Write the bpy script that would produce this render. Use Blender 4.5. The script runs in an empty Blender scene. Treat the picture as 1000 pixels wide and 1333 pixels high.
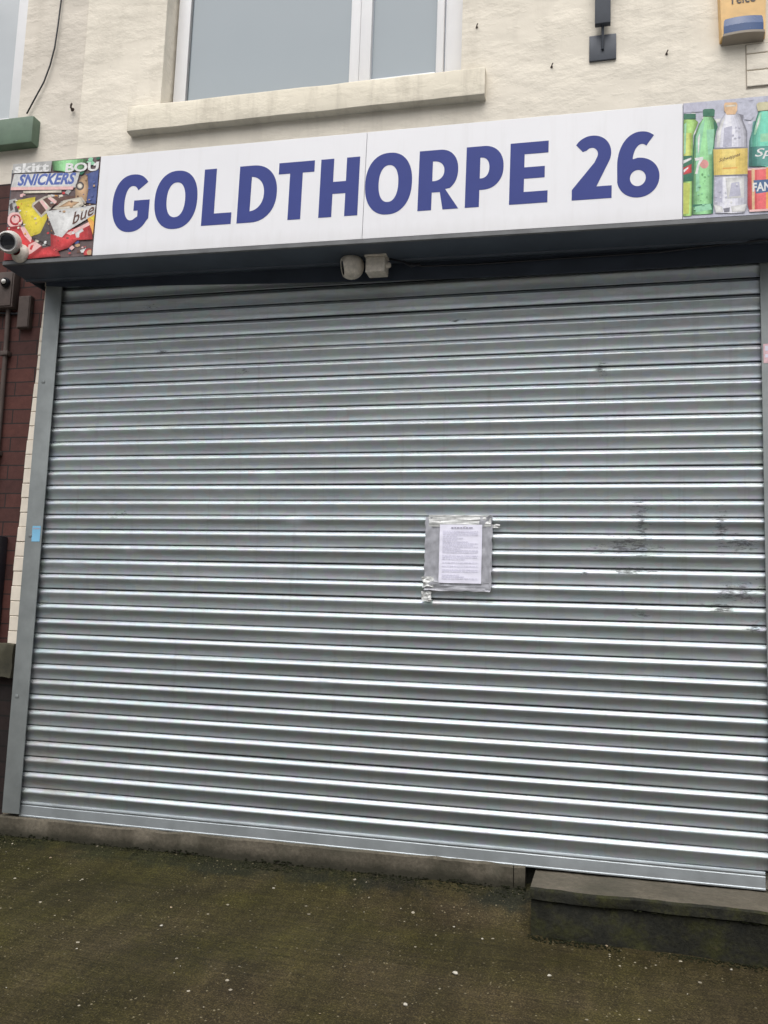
import bpy, bmesh, math, random
from mathutils import Vector, Matrix, noise as mn
random.seed(7)
S = bpy.context.scene
COL = S.collection
R = math.radians
GZ = -2.76            # ground level at the foot of the shop front

# ------------------------------------------------------------------ materials
class NT:
    def __init__(s, name):
        s.m = bpy.data.materials.new(name); s.m.use_nodes = True
        s.t = s.m.node_tree; s.n = s.t.nodes; s.b = s.n['Principled BSDF']
        s.tc = s.n.new('ShaderNodeTexCoord')
    def l(s, a, b): s.t.links.new(a, b)
    def map(s, scale=(1, 1, 1), loc=(0, 0, 0)):
        q = s.n.new('ShaderNodeMapping'); q.inputs['Scale'].default_value = scale; q.inputs['Location'].default_value = loc
        s.l(s.tc.outputs['Object'], q.inputs['Vector']); return q.outputs[0]
    def noise(s, scale, detail=4, rough=.55, vec=None):
        q = s.n.new('ShaderNodeTexNoise'); q.inputs['Scale'].default_value = scale
        q.inputs['Detail'].default_value = detail; q.inputs['Roughness'].default_value = rough
        s.l(vec if vec else s.tc.outputs['Object'], q.inputs['Vector']); return q.outputs['Fac']
    def voro(s, scale, vec=None, feat='F1'):
        q = s.n.new('ShaderNodeTexVoronoi'); q.inputs['Scale'].default_value = scale; q.feature = feat
        s.l(vec if vec else s.tc.outputs['Object'], q.inputs['Vector']); return q
    def ramp(s, fac, stops):
        q = s.n.new('ShaderNodeValToRGB'); e = q.color_ramp.elements
        while len(e) < len(stops): e.new(.5)
        for i, (p, c) in enumerate(stops):
            e[i].position = p
            e[i].color = (*c, 1) if isinstance(c, tuple) else (c, c, c, 1)
        s.l(fac, q.inputs[0]); return q.outputs[0]
    def mix(s, fac, a, b, mode='MIX'):
        q = s.n.new('ShaderNodeMix'); q.data_type = 'RGBA'; q.blend_type = mode
        for sock, v in ((q.inputs[0], fac), (q.inputs[6], a), (q.inputs[7], b)):
            if isinstance(v, (int, float)): sock.default_value = v
            elif isinstance(v, tuple): sock.default_value = (*v, 1)
            else: s.l(v, sock)
        return q.outputs[2]
    def math(s, op, a, b=None, clamp=False):
        q = s.n.new('ShaderNodeMath'); q.operation = op; q.use_clamp = clamp
        for i, v in enumerate((a, b)):
            if v is None: continue
            if isinstance(v, (int, float)): q.inputs[i].default_value = v
            else: s.l(v, q.inputs[i])
        return q.outputs[0]
    def bump(s, h, strength, dist, prev=None):
        q = s.n.new('ShaderNodeBump'); q.inputs['Strength'].default_value = strength; q.inputs['Distance'].default_value = dist
        s.l(h, q.inputs['Height'])
        if prev: s.l(prev, q.inputs['Normal'])
        return q.outputs[0]
    def blob(s, cx, cz, rx, rz):
        'soft ellipse on the x-z plane of the object: 1 in the middle, 0 outside'
        v = s.map((1 / rx, 0, 1 / rz), (-cx / rx, 0, -cz / rz))
        q = s.n.new('ShaderNodeVectorMath'); q.operation = 'LENGTH'; s.l(v, q.inputs[0])
        return s.math('SUBTRACT', 1.0, q.outputs['Value'], True)
    def out(s, col=None, rough=.6, metal=0, nrm=None, spec=.5):
        b = s.b
        for k, v in (('Base Color', col), ('Roughness', rough), ('Metallic', metal), ('Specular IOR Level', spec)):
            if v is None: continue
            if isinstance(v, tuple): b.inputs[k].default_value = (*v, 1)
            elif isinstance(v, (int, float)): b.inputs[k].default_value = v
            else: s.l(v, b.inputs[k])
        if nrm: s.l(nrm, b.inputs['Normal'])
        return s.m

def paint(name, c, rough=.5, metal=0, var=.12, nscale=6, bump=.0, spec=.5):
    'a plain painted or moulded surface with faint mottling and grain'
    t = NT(name)
    f = t.noise(nscale, 6, .6)
    lo = tuple(x * (1 - var) for x in c); hi = tuple(min(1, x * (1 + var)) for x in c)
    col = t.ramp(f, [(.3, lo), (.7, hi)])
    n = t.bump(t.noise(nscale * 25, 3), bump, .002) if bump else None
    r = t.math('ADD', rough - .08, t.math('MULTIPLY', t.noise(nscale * 3, 3), .16))
    return t.out(col, r, metal, n, spec)

def render_mat(name, c, dirt):
    'cream masonry paint over an uneven trowelled render'
    t = NT(name)
    big = t.noise(1.3, 5, .6, t.map((1, 1, .8)))
    col = t.ramp(big, [(.3, tuple(x * .90 for x in c)), (.5, c), (.72, tuple(min(1, x * 1.05) for x in c))])
    st = t.noise(5, 6, .65, t.map((2.2, 1, .35)))
    col = t.mix(t.math('MULTIPLY', t.ramp(st, [(.50, 0.0), (.75, 1.0)]), dirt), col, (.42, .38, .31))
    sp = t.noise(38, 3, .6)
    col = t.mix(t.math('MULTIPLY', t.ramp(sp, [(.68, 0.0), (.76, 1.0)]), .35), col, (.38, .34, .28))
    n0 = t.bump(t.noise(2.6, 3, .5, t.map((.8, 1, 1.2))), .42, .05)
    n1 = t.bump(t.ramp(t.noise(4.2, 6, .6, t.map((.8, 1, 1.35), (3, 0, 1))), [(.42, 0.0), (.72, 1.0)]), .32, .016, n0)
    n2 = t.bump(t.noise(60, 4, .6), .22, .003, n1)
    return t.out(col, .82, 0, n2, .25)

def brick_mat(name, c1, c2, mortar, w=.225, h=.075, ms=.006, off=(0, 0), bump=.6, vary=True):
    t = NT(name)
    sx = t.n.new('ShaderNodeSeparateXYZ'); t.l(t.map(loc=(off[0], 0, off[1])), sx.inputs[0])
    cb = t.n.new('ShaderNodeCombineXYZ'); t.l(sx.outputs[0], cb.inputs[0]); t.l(sx.outputs[2], cb.inputs[1])
    wob = t.n.new('ShaderNodeMixRGB'); wob.blend_type = 'ADD'; wob.inputs[0].default_value = .006
    nn = t.n.new('ShaderNodeTexNoise'); nn.inputs['Scale'].default_value = 9; t.l(t.tc.outputs['Object'], nn.inputs['Vector'])
    t.l(cb.outputs[0], wob.inputs[1]); t.l(nn.outputs['Color'], wob.inputs[2])
    b = t.n.new('ShaderNodeTexBrick'); t.l(wob.outputs[0], b.inputs['Vector'])
    b.inputs['Scale'].default_value = 1; b.inputs['Brick Width'].default_value = w; b.inputs['Row Height'].default_value = h
    b.inputs['Mortar Size'].default_value = ms; b.inputs['Mortar Smooth'].default_value = .3
    b.inputs['Color1'].default_value = (*c1, 1); b.inputs['Color2'].default_value = (*c2, 1); b.inputs['Mortar'].default_value = (*mortar, 1)
    col = t.mix(.55, b.outputs['Color'], t.ramp(t.noise(30, 6, .65), [(.3, .45), (.7, 1.0)]), 'MULTIPLY')
    col = t.mix(.5, col, t.ramp(t.noise(4, 4), [(.3, .6), (.7, 1.0)]), 'MULTIPLY')
    n = t.bump(b.outputs['Fac'], -bump, .006)
    n = t.bump(t.noise(80, 4), .3, .003, n)
    return t.out(col, .8, 0, n, .3)

def ground_mat():
    t = NT('mossy_wet_concrete')
    moss = t.noise(1.6, 6, .62)
    base = t.ramp(moss, [(.30, (.026, .022, .006)), (.48, (.031, .025, .009)), (.70, (.041, .031, .016))])
    # damp green band along the foot of the wall, uneven edge
    sy = t.n.new('ShaderNodeSeparateXYZ'); t.l(t.tc.outputs['Object'], sy.inputs[0])
    d = t.math('ADD', t.math('MULTIPLY', sy.outputs[1], 1.0), t.math('MULTIPLY', t.noise(6, 6, .65), .32))
    band = t.ramp(d, [(-.06, 0.0), (.06, 1.0)])
    base = t.mix(t.math('MULTIPLY', band, .93), base, (.011, .012, .007))
    g2 = t.ramp(t.noise(3.2, 7, .7, t.map((1, 1, 1), (4, 2, 0))), [(.50, 0.0), (.66, 1.0)])
    base = t.mix(t.math('MULTIPLY', g2, .6), base, (.037, .032, .007))
    red = t.ramp(t.noise(.9, 4, .6, t.map((1, 1, 1), (1.3, 7, 0))), [(.54, 0.0), (.70, 1.0)])
    base = t.mix(t.math('MULTIPLY', red, .5), base, (.042, .027, .018))
    gx = t.ramp(t.math('ADD', t.math('MULTIPLY', sy.outputs[0], .32), t.math('MULTIPLY', t.noise(1.8, 5), .7)), [(.30, 1.0), (.95, 0.0)])
    base = t.mix(t.math('MULTIPLY', gx, .55), base, (.023, .023, .005))
    # brushed trowel streaks
    stk = t.noise(7, 5, .7, t.map((.6, 9, 1)))
    base = t.mix(.5, base, t.ramp(stk, [(.35, .6), (.65, 1.6)]), 'MULTIPLY')
    pat = t.noise(2.4, 6, .65, t.map((1, 1, 1), (9, 4, 0)))
    base = t.mix(.6, base, t.ramp(pat, [(.36, .6), (.5, 1.0), (.66, 1.25)]), 'MULTIPLY')
    stk2 = t.noise(4, 6, .7, t.map((3.5, .5, 1), (2, 5, 0)))
    base = t.mix(.5, base, t.ramp(stk2, [(.36, .6), (.64, 1.5)]), 'MULTIPLY')
    # fine aggregate showing through
    gr = t.noise(150, 2, .7)
    base = t.mix(.9, base, t.ramp(gr, [(.34, .55), (.52, 1.0), (.66, 1.9)]), 'MULTIPLY')
    clump = t.ramp(t.noise(3.0, 4), [(.36, 0.15), (.62, 1.0)])
    for sc, th, cc, k in ((150, .82, (.15, .125, .07), .7), (95, .925, (.22, .19, .12), .8), (55, .978, (.40, .36, .28), .9)):
        v = t.voro(sc)
        sep = t.n.new('ShaderNodeSeparateColor'); t.l(v.outputs['Color'], sep.inputs[0])
        pick = t.math('GREATER_THAN', sep.outputs[0], th)
        near = t.math('LESS_THAN', v.outputs['Distance'], t.math('MULTIPLY', sep.outputs[1], .42))
        fac = t.math('MULTIPLY', t.math('MULTIPLY', t.math('MULTIPLY', pick, near), clump), k)
        base = t.mix(fac, base, cc)
    n = t.bump(gr, .7, .004)
    n = t.bump(t.noise(14, 6, .65), .6, .012, n)
    rough = t.ramp(t.noise(2.2, 5), [(.35, .6), (.65, .85)])
    return t.out(base, rough, 0, n, .16)

def steel_curtain_mat():
    t = NT('galvanised_slats')
    a = t.noise(3, 5, .6, t.map((.6, 1, 7)))
    col = t.ramp(a, [(.3, (.40, .445, .47)), (.7, (.50, .54, .56))])
    # spangle and dust
    v = t.voro(26, t.map((1, 1, 1.6)))
    col = t.mix(.10, col, v.outputs['Color'], 'MULTIPLY')
    rough = t.ramp(t.noise(2.2, 5, .6, t.map((.5, 1, 9), (3, 0, 0))), [(.3, .41), (.7, .53)])
    dn = t.noise(4, 6, .65, t.map((.55, 1, 5), (2, 0, 5)))
    rub = t.ramp(dn, [(.46, 0.0), (.66, 1.0)])
    w = None
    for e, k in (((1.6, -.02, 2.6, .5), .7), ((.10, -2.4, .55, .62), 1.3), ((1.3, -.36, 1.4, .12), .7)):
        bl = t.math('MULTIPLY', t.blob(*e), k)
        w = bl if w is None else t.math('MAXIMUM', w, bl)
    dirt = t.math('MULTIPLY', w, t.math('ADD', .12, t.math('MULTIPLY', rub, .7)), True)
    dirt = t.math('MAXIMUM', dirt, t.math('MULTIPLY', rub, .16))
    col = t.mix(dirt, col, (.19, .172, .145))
    # scuffs and soot
    sc = None
    for e in ((2.93, -1.20, .05, .15), (3.25, -1.24, .035, .17), (2.87, -1.32, .22, .075), (3.33, -1.30, .10, .06), (2.90, -1.425, .15, .035),
              (3.34, -1.50, .16, .07), (3.24, -1.57, .10, .04), (2.69, -1.432, .022, .022), (2.93, -1.60, .05, .035), (3.39, -1.645, .07, .05),
              (.43, -1.19, .09, .03), (.52, -.12, .05, .03), (1.05, -.48, .04, .03), (.60, -.36, .05, .03), (2.75, -.52, .04, .05), (2.1, -.27, .05, .02)):
        b = t.blob(e[0], e[1], e[2] * 1.5, e[3] * 1.25); sc = b if sc is None else t.math('MAXIMUM', sc, b)
    fine = t.noise(58, 6, .8, t.map((.35, 1, 1.9)))
    m = t.ramp(t.math('ADD', fine, t.math('MULTIPLY', sc, .26)), [(.69, 0.0), (.75, 1.0)])
    m = t.math('MULTIPLY', m, t.math('MULTIPLY', sc, 4, True))
    col = t.mix(t.math('MULTIPLY', m, .78), col, (.045, .045, .047))
    tiny = t.ramp(t.noise(60, 4, .7, t.map((.6, 1, 2), (7, 0, 1))), [(.745, 0.0), (.78, 1.0)])
    col = t.mix(t.math('MULTIPLY', tiny, .6), col, (.10, .095, .09))
    drip = t.ramp(t.noise(5, 5, .7, t.map((5, 1, .22), (1, 0, 3))), [(.55, 0.0), (.75, 1.0)])
    col = t.mix(t.math('MULTIPLY', drip, .25), col, (.20, .185, .16))
    scr = t.ramp(t.noise(30, 4, .7, t.map((.12, 1, 3), (5, 0, 2))), [(.64, 0.0), (.70, 1.0)])
    col = t.mix(t.math('MULTIPLY', scr, .30), col, (.16, .16, .16))
    soil = t.math('MAXIMUM', t.math('MULTIPLY', dirt, .7), m, True)
    metal = t.math('SUBTRACT', .86, t.math('MULTIPLY', soil, .7), True)
    rough = t.math('ADD', rough, t.math('MULTIPLY', soil, .25), True)
    n = t.bump(t.noise(9, 3, .5, t.map((.5, 1, 3))), .12, .004)
    return t.out(col, rough, metal, n)

M = {}
M['render'] = render_mat('cream_render', (.80, .742, .634), .22)
M['render2'] = render_mat('pale_grey_cream_render', (.70, .645, .56), .22)
M['sillstone'] = render_mat('painted_stone_sill', (.68, .63, .52), .75)
M['ground'] = ground_mat()
M['slat'] = steel_curtain_mat()
M['rail'] = paint('galvanised_rail', (.245, .265, .265), .55, .35, .14, 9, .1)
M['bar'] = paint('galvanised_bottom_bar', (.42, .455, .475), .45, .75, .14, 7, .1)
M['soffit'] = paint('slate_painted_steel', (.066, .082, .108), .45, .15, .16, 3, .05)
M['lip'] = paint('dull_grey_steel', (.13, .134, .138), .5, .3, .2, 9)
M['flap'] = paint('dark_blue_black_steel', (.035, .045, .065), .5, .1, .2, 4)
def panel_mat():
    t = NT('white_sign_sheet')
    c = t.ramp(t.noise(2.5, 5), [(.3, (.775, .775, .80)), (.7, (.81, .81, .835))])
    st = t.ramp(t.noise(6, 5, .65, t.map((3.5, 1, .25))), [(.54, 0.0), (.78, 1.0)])
    c = t.mix(t.math('MULTIPLY', st, .16), c, (.52, .50, .47))
    sx = t.n.new('ShaderNodeSeparateXYZ'); t.l(t.tc.outputs['Object'], sx.inputs[0])
    lo = t.ramp(t.math('ADD', sx.outputs[2], t.math('MULTIPLY', t.noise(9, 5, .65, t.map((2.5, 1, .4))), .10)), [(.085, 1.0), (.16, 0.0)])
    c = t.mix(t.math('MULTIPLY', lo, .22), c, (.45, .43, .40))
    return t.out(c, .35, 0, t.bump(t.noise(1.5, 2), .06, .05))
M['panel'] = panel_mat()
M['blue'] = paint('indigo_vinyl', (.047, .064, .245), .55, 0, .05, 6, 0, .2)
M['upvc'] = paint('white_upvc', (.78, .78, .79), .35, 0, .03, 5)
M['seal'] = paint('grey_seal', (.16, .17, .18), .6)
M['brown'] = brick_mat('dark_red_brown_brick', (.125, .046, .037), (.078, .034, .030), (.030, .024, .023), .225, .075, .004, (0.05, .02))
M['plinth'] = brick_mat('blackish_brick', (.030, .018, .016), (.016, .013, .013), (.012, .011, .010), .225, .075, .005, (.1, .03))  # much darker brick for the lowest part of the wall
M['white_brick'] = brick_mat('cream_painted_brick', (.72, .66, .56), (.66, .60, .51), (.30, .26, .22), .34, .0762, .0035, (.30, .03))
M['wooden_green'] = paint('sage_green_paint', (.115, .175, .12), .55, 0, .2, 8, .1)
M['dark'] = paint('dark_steel', (.055, .063, .078), .5, .2, .2, 8)
M['black'] = paint('black_plastic', (.012, .013, .018), .4, 0, .2, 8)
M['whiteplastic'] = paint('aged_white_plastic', (.72, .71, .68), .4, 0, .06, 30)
M['dustyplastic'] = paint('dusty_beige_plastic', (.58, .53, .46), .6, 0, .28, 30)
M['lens'] = paint('dark_lens_glass', (.012, .014, .018), .08, 0, .05)
M['lensring'] = paint('grey_lens_ring', (.20, .20, .21), .4)
M['orange'] = paint('faded_orange_yellow_plastic', (.74, .47, .18), .45, 0, .12, 12)
M['strobe'] = paint('blue_strobe_plastic', (.03, .075, .20), .25, 0, .1, 10)
M['strobe_rim'] = paint('grey_brown_plastic', (.27, .23, .18), .5, 0, .1, 10)
M['printdark'] = paint('dark_print', (.06, .045, .04), .5)
M['stickblue'] = paint('pale_blue_label', (.20, .46, .66), .5)
M['stickpink'] = paint('pink_label', (.78, .52, .56), .5, 0, .2, 60)
M['tape'] = paint('grey_duct_tape', (.37, .375, .41), .42, .1, .14, 30, .2)
M['tapepale'] = paint('pale_clear_tape', (.60, .61, .60), .35, .1, .2, 40, .2)
M['paper'] = paint('white_paper', (.82, .81, .93), .65, 0, .05, 14)
M['ink'] = paint('faded_grey_print', (.68, .67, .78), .7)
M['ink2'] = paint('dark_print_heading', (.34, .33, .41), .7)
M['rust'] = paint('rusty_iron', (.07, .05, .04), .8)
M['stepmoss'] = None
M['brownbox'] = paint('brown_grey_board', (.075, .055, .048), .75, 0, .25, 14, .3)
M['stone'] = paint('weathered_olive_stone', (.040, .037, .022), .85, 0, .5, 9, .6)
M['pebble'] = paint('pale_pebble', (.46, .43, .36), .75, 0, .2, 40, .2)
M['pebble_tan'] = paint('tan_pebble', (.34, .26, .17), .8, 0, .2, 40, .2)
M['leaf'] = paint('dead_leaf', (.20, .12, .055), .8, 0, .3, 40)

def concrete_mat():
    t = NT('stained_threshold_concrete')
    c = t.ramp(t.noise(5, 7, .65), [(.3, (.082, .072, .052)), (.7, (.145, .125, .094))])
    c = t.mix(.7, c, t.ramp(t.noise(60, 4, .7), [(.3, .5), (.7, 1.15)]), 'MULTIPLY')
    c = t.mix(t.ramp(t.noise(3.5, 7, .7, t.map((1, 1, 1), (5, 3, 0))), [(.48, 0.0), (.68, .75)]), c, (.055, .052, .036))
    sx = t.n.new('ShaderNodeSeparateXYZ'); t.l(t.tc.outputs['Object'], sx.inputs[0])
    h = t.math('ADD', sx.outputs[2], t.math('MULTIPLY', t.noise(16, 6, .7), .07))
    low = t.ramp(t.math('ADD', h, 2.80), [(.084, 1.0), (.122, 0.0)])      # splashed soil and moss along the foot
    c = t.mix(t.math('MULTIPLY', low, .85), c, (.022, .021, .013))
    n = t.bump(t.noise(30, 6, .7), .7, .006)
    return t.out(c, .82, 0, n, .3)
M['concrete'] = concrete_mat()

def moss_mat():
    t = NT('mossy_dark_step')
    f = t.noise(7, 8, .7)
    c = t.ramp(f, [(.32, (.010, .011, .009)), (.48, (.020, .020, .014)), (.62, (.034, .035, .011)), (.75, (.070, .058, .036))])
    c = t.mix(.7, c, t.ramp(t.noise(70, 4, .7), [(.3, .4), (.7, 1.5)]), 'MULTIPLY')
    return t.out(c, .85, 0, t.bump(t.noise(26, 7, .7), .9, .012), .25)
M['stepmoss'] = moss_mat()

M['moss'] = paint('black_green_moss', (.016, .018, .009), .95, 0, .5, 30, .5, .1)
def glass_mat():
    t = NT('window_glass_over_pale_blind')
    f = t.noise(.8, 3)
    c = t.ramp(f, [(.3, (.265, .31, .34)), (.7, (.29, .335, .365))])
    return t.out(c, .06, 0, t.bump(t.noise(1.2, 2), .02, .05), .6)
M['glass'] = glass_mat()

# ------------------------------------------------------------------ mesh helpers
class MB:
    def __init__(s): s.v = []; s.f = []; s.mi = []
    def quad(s, p, m=0):
        i = len(s.v); s.v += [tuple(q) for q in p]; s.f.append(tuple(range(i, i + len(p)))); s.mi.append(m)
    def box(s, x0, x1, y0, y1, z0, z1, m=0, bev=0):
        bm = bmesh.new(); bmesh.ops.create_cube(bm, size=1)
        for v in bm.verts: v.co = Vector(((x0 + x1) / 2 + v.co.x * (x1 - x0), (y0 + y1) / 2 + v.co.y * (y1 - y0), (z0 + z1) / 2 + v.co.z * (z1 - z0)))
        if bev: bmesh.ops.bevel(bm, geom=bm.edges[:], offset=bev, segments=2, affect='EDGES', profile=.6)
        s.addbm(bm, m)
    def addbm(s, bm, m=0):
        i = len(s.v); bm.verts.index_update()
        s.v += [tuple(v.co) for v in bm.verts]
        for f in bm.faces: s.f.append(tuple(i + v.index for v in f.verts)); s.mi.append(m)
        bm.free()
    def tube(s, pts, r, n=8, m=0):
        pts = [Vector(p) for p in pts]; i0 = len(s.v)
        for k, p in enumerate(pts):
            d = (pts[min(k + 1, len(pts) - 1)] - pts[max(k - 1, 0)]).normalized()
            u = d.cross(Vector((.13, .9, .37))).normalized(); w = d.cross(u)
            for a in range(n):
                t = 2 * math.pi * a / n; s.v.append(tuple(p + (u * math.cos(t) + w * math.sin(t)) * r))
        for k in range(len(pts) - 1):
            for a in range(n):
                b = (a + 1) % n
                s.f.append((i0 + k * n + a, i0 + k * n + b, i0 + (k + 1) * n + b, i0 + (k + 1) * n + a)); s.mi.append(m)
        s.f.append(tuple(i0 + a for a in range(n))[::-1]); s.mi.append(m)
        e = i0 + (len(pts) - 1) * n; s.f.append(tuple(e + a for a in range(n))); s.mi.append(m)
    def lathe(s, prof, n=32, mtx=None, m=0, close=True):
        'prof: (radius, height along +z) pairs; a material index per ring may follow'
        i0 = len(s.v); mtx = mtx or Matrix()
        for q in prof:
            for a in range(n):
                t = 2 * math.pi * a / n; s.v.append(tuple(mtx @ Vector((q[0] * math.cos(t), q[0] * math.sin(t), q[1]))))
        for k in range(len(prof) - 1):
            mi = prof[k + 1][2] if len(prof[k + 1]) > 2 else m
            for a in range(n):
                b = (a + 1) % n
                s.f.append((i0 + k * n + a, i0 + k * n + b, i0 + (k + 1) * n + b, i0 + (k + 1) * n + a)); s.mi.append(mi)
    def build(s, name, mats, parent=None, smooth=False, loc=None):
        me = bpy.data.meshes.new(name); me.from_pydata(s.v, [], s.f)
        for m in (mats if isinstance(mats, (list, tuple)) else [mats]): me.materials.append(m)
        me.polygons.foreach_set('material_index', s.mi)
        if smooth is True: me.polygons.foreach_set('use_smooth', [True] * len(me.polygons))
        me.update()
        o = bpy.data.objects.new(name, me); COL.objects.link(o)
        if parent: o.parent = parent
        if loc: o.location = loc
        if smooth and smooth is not True:
            me.polygons.foreach_set('use_smooth', [True] * len(me.polygons)); me.set_sharp_from_angle(angle=R(smooth))
        return o

def tag(o, label, cat, group=None):
    o['label'] = label; o['category'] = cat
    if group: o['group'] = group
    return o
def thing(name, label, cat, loc=(0, 0, 0), group=None):
    o = bpy.data.objects.new(name, None); COL.objects.link(o); o.location = loc; o.empty_display_size = .1
    return tag(o, label, cat, group)

def text_geo(body, a, b, h, bold=.0, shear=0, space=1.0):
    'letters as faces in the x-z plane, run from point a to b, letter height h'
    cu = bpy.data.curves.new('t', 'FONT'); cu.body = body; cu.offset = bold; cu.shear = shear; cu.space_character = space; cu.resolution_u = 3
    ob = bpy.data.objects.new('t', cu); COL.objects.link(ob)
    dg = bpy.context.evaluated_depsgraph_get(); dg.update()
    me = ob.evaluated_get(dg).to_mesh()
    vs = [v.co.copy() for v in me.vertices]; fs = [tuple(p.vertices) for p in me.polygons]
    bpy.data.objects.remove(ob); bpy.data.curves.remove(cu)
    x0 = min(v.x for v in vs); x1 = max(v.x for v in vs); y0 = min(v.y for v in vs); y1 = max(v.y for v in vs)
    out = []
    for v in vs:
        u = (v.x - x0) / (x1 - x0); w = (v.y - y0) / (y1 - y0)
        out.append((a[0] + (b[0] - a[0]) * u, a[1] + (b[1] - a[1]) * u + w * h))
    return out, fs
def add_text(mb, geo, y, m, xmax=None):
    vs, fs = geo; i = len(mb.v)
    mb.v += [(x if xmax is None else min(x, xmax), y, z) for x, z in vs]
    for f in fs: mb.f.append(tuple(i + k for k in f)); mb.mi.append(m)

def wall_sheet(mb, x0, x1, z0, z1, y, holes, depth, m=0, step=None):
    'upright sheet facing -y with rectangular openings and their reveals'
    xs = sorted({x0, x1, *[h[0] for h in holes], *[h[1] for h in holes]}); zs = sorted({z0, z1, *[h[2] for h in holes], *[h[3] for h in holes]})
    for i in range(len(xs) - 1):
        for j in range(len(zs) - 1):
            cx, cz = (xs[i] + xs[i + 1]) / 2, (zs[j] + zs[j + 1]) / 2
            if any(h[0] < cx < h[1] and h[2] < cz < h[3] for h in holes): continue
            mb.quad([(xs[i], y, zs[j]), (xs[i + 1], y, zs[j]), (xs[i + 1], y, zs[j + 1]), (xs[i], y, zs[j + 1])], m)
    for a, b, c, d in holes:
        Y = y + depth
        mb.quad([(a, y, c), (a, y, d), (a, Y, d), (a, Y, c)], m); mb.quad([(b, y, d), (b, y, c), (b, Y, c), (b, Y, d)], m)
        mb.quad([(a, y, d), (b, y, d), (b, Y, d), (a, Y, d)], m); mb.quad([(a, y, c), (a, Y, c), (b, Y, c), (b, y, c)], m)
    # thickness: ends and top
    B = y + .3
    mb.quad([(x0, y, z0), (x0, y, z1), (x0, B, z1), (x0, B, z0)], m); mb.quad([(x1, y, z1), (x1, y, z0), (x1, B, z0), (x1, B, z1)], m)
    mb.quad([(x0, y, z1), (x1, y, z1), (x1, B, z1), (x0, B, z1)], m)
SUN_E = 1.25
EXPO = 0.52
# ------------------------------------------------------------------ ground
def gz(x, y):
    d = max(0.0, -y)
    z = GZ - .25 * min(d, .22) - .09 * max(0, min(d, 5.0) - .22)
    k = min(1, max(0, (d - .02) / .22)) * min(1, max(0, (x + .5) / 1.0))
    z -= .020 * k * max(0, min(x, 5))
    return z
def axis(lo, hi, a, b, step):
    v = []; t = a
    while t <= b + 1e-6: v.append(t); t += step
    s = step; t = a
    while t > lo: s *= 1.6; t -= s; v.insert(0, max(t, lo))
    s = step; t = v[-1]
    while t < hi: s *= 1.6; t += s; v.append(min(t, hi))
    return v
xs = axis(-200, 200, -.6, 4.0, .04); ys = axis(-300, 60, -2.2, .1, .04)
g = MB()
for y in ys:
    for x in xs:
        n = mn.fractal(Vector((x * 2.3, y * 2.3, 0)), .6, 2.0, 4) * .006 + mn.noise(Vector((x * .8, y * .8, 3))) * .008 if -8 < x < 10 and y > -6 else 0
        g.v.append((x, y, gz(x, y) + n * min(1, max(0, -y * 4 + .2))))
W = len(xs)
for j in range(len(ys) - 1):
    for i in range(W - 1):
        g.f.append((j * W + i, j * W + i + 1, (j + 1) * W + i + 1, (j + 1) * W + i)); g.mi.append(0)
go = g.build('ground', M['ground'], smooth=True); go['kind'] = 'structure'

def strip(name, y0, y1, lift, mat):
    m = MB(); X = [-200, -20, -6, -.5, .5, 5, 10, 30, 200]; Y = [y0 + (y1 - y0) * k / 6 for k in range(7)]
    for y in Y:
        for x in X: m.v.append((x, y, gz(x, y) + lift))
    n = len(X)
    for j in range(6):
        for i in range(n - 1): m.f.append((j * n + i, j * n + i + 1, (j + 1) * n + i + 1, (j + 1) * n + i)); m.mi.append(0)
    o = m.build(name, mat); o['kind'] = 'structure'
strip('pavement', -5.2, -2.9, .03, paint('grey_paving', (.40, .40, .385), .8, 0, .15, 3, .3))
strip('road', -13.0, -5.35, .012, paint('worn_asphalt', (.10, .102, .106), .8, 0, .2, 3, .3))

# ------------------------------------------------------------------ shop building
WY = .05
shop = thing('shop_building', 'cream rendered shop front with an upstairs window above the white fascia sign', 'building', (1.7, WY, GZ))
def sub(mb, name, mat, parent, **k):
    'build in world coordinates under a parent that stands elsewhere'
    o = mb.build(name, mat, parent, **k)
    w = Vector((0, 0, 0)); p = parent
    while p: w += p.location; p = p.parent
    o.location = -w
    return o
OP = (.462, 2.082, .95, 2.30)
m = MB(); wall_sheet(m, -.02, 6.5, -3.0, 3.6, WY, [OP], .22)
sub(m, 'wall', M['render'], shop)
# window: frame with its panes and sill
FY = WY + .106
m = MB()
m.box(.475, .548, FY, FY + .06, .90, 2.29, 0, .006)       # left stile
m.box(1.978, 2.078, FY, FY + .06, .90, 2.29, 0, .006)     # right stile
m.box(1.473, 1.527, FY, FY + .06, .90, 2.29, 0, .006)     # mullion
m.box(.55, 1.471, FY + .004, FY + .06, 2.22, 2.29, 0, .006); m.box(1.529, 1.976, FY + .004, FY + .06, 2.22, 2.29, 0, .006)
m.box(.55, 1.471, FY + .004, FY + .06, .90, 1.04, 0, .006); m.box(1.529, 1.976, FY + .004, FY + .06, .90, 1.04, 0, .006)
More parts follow.
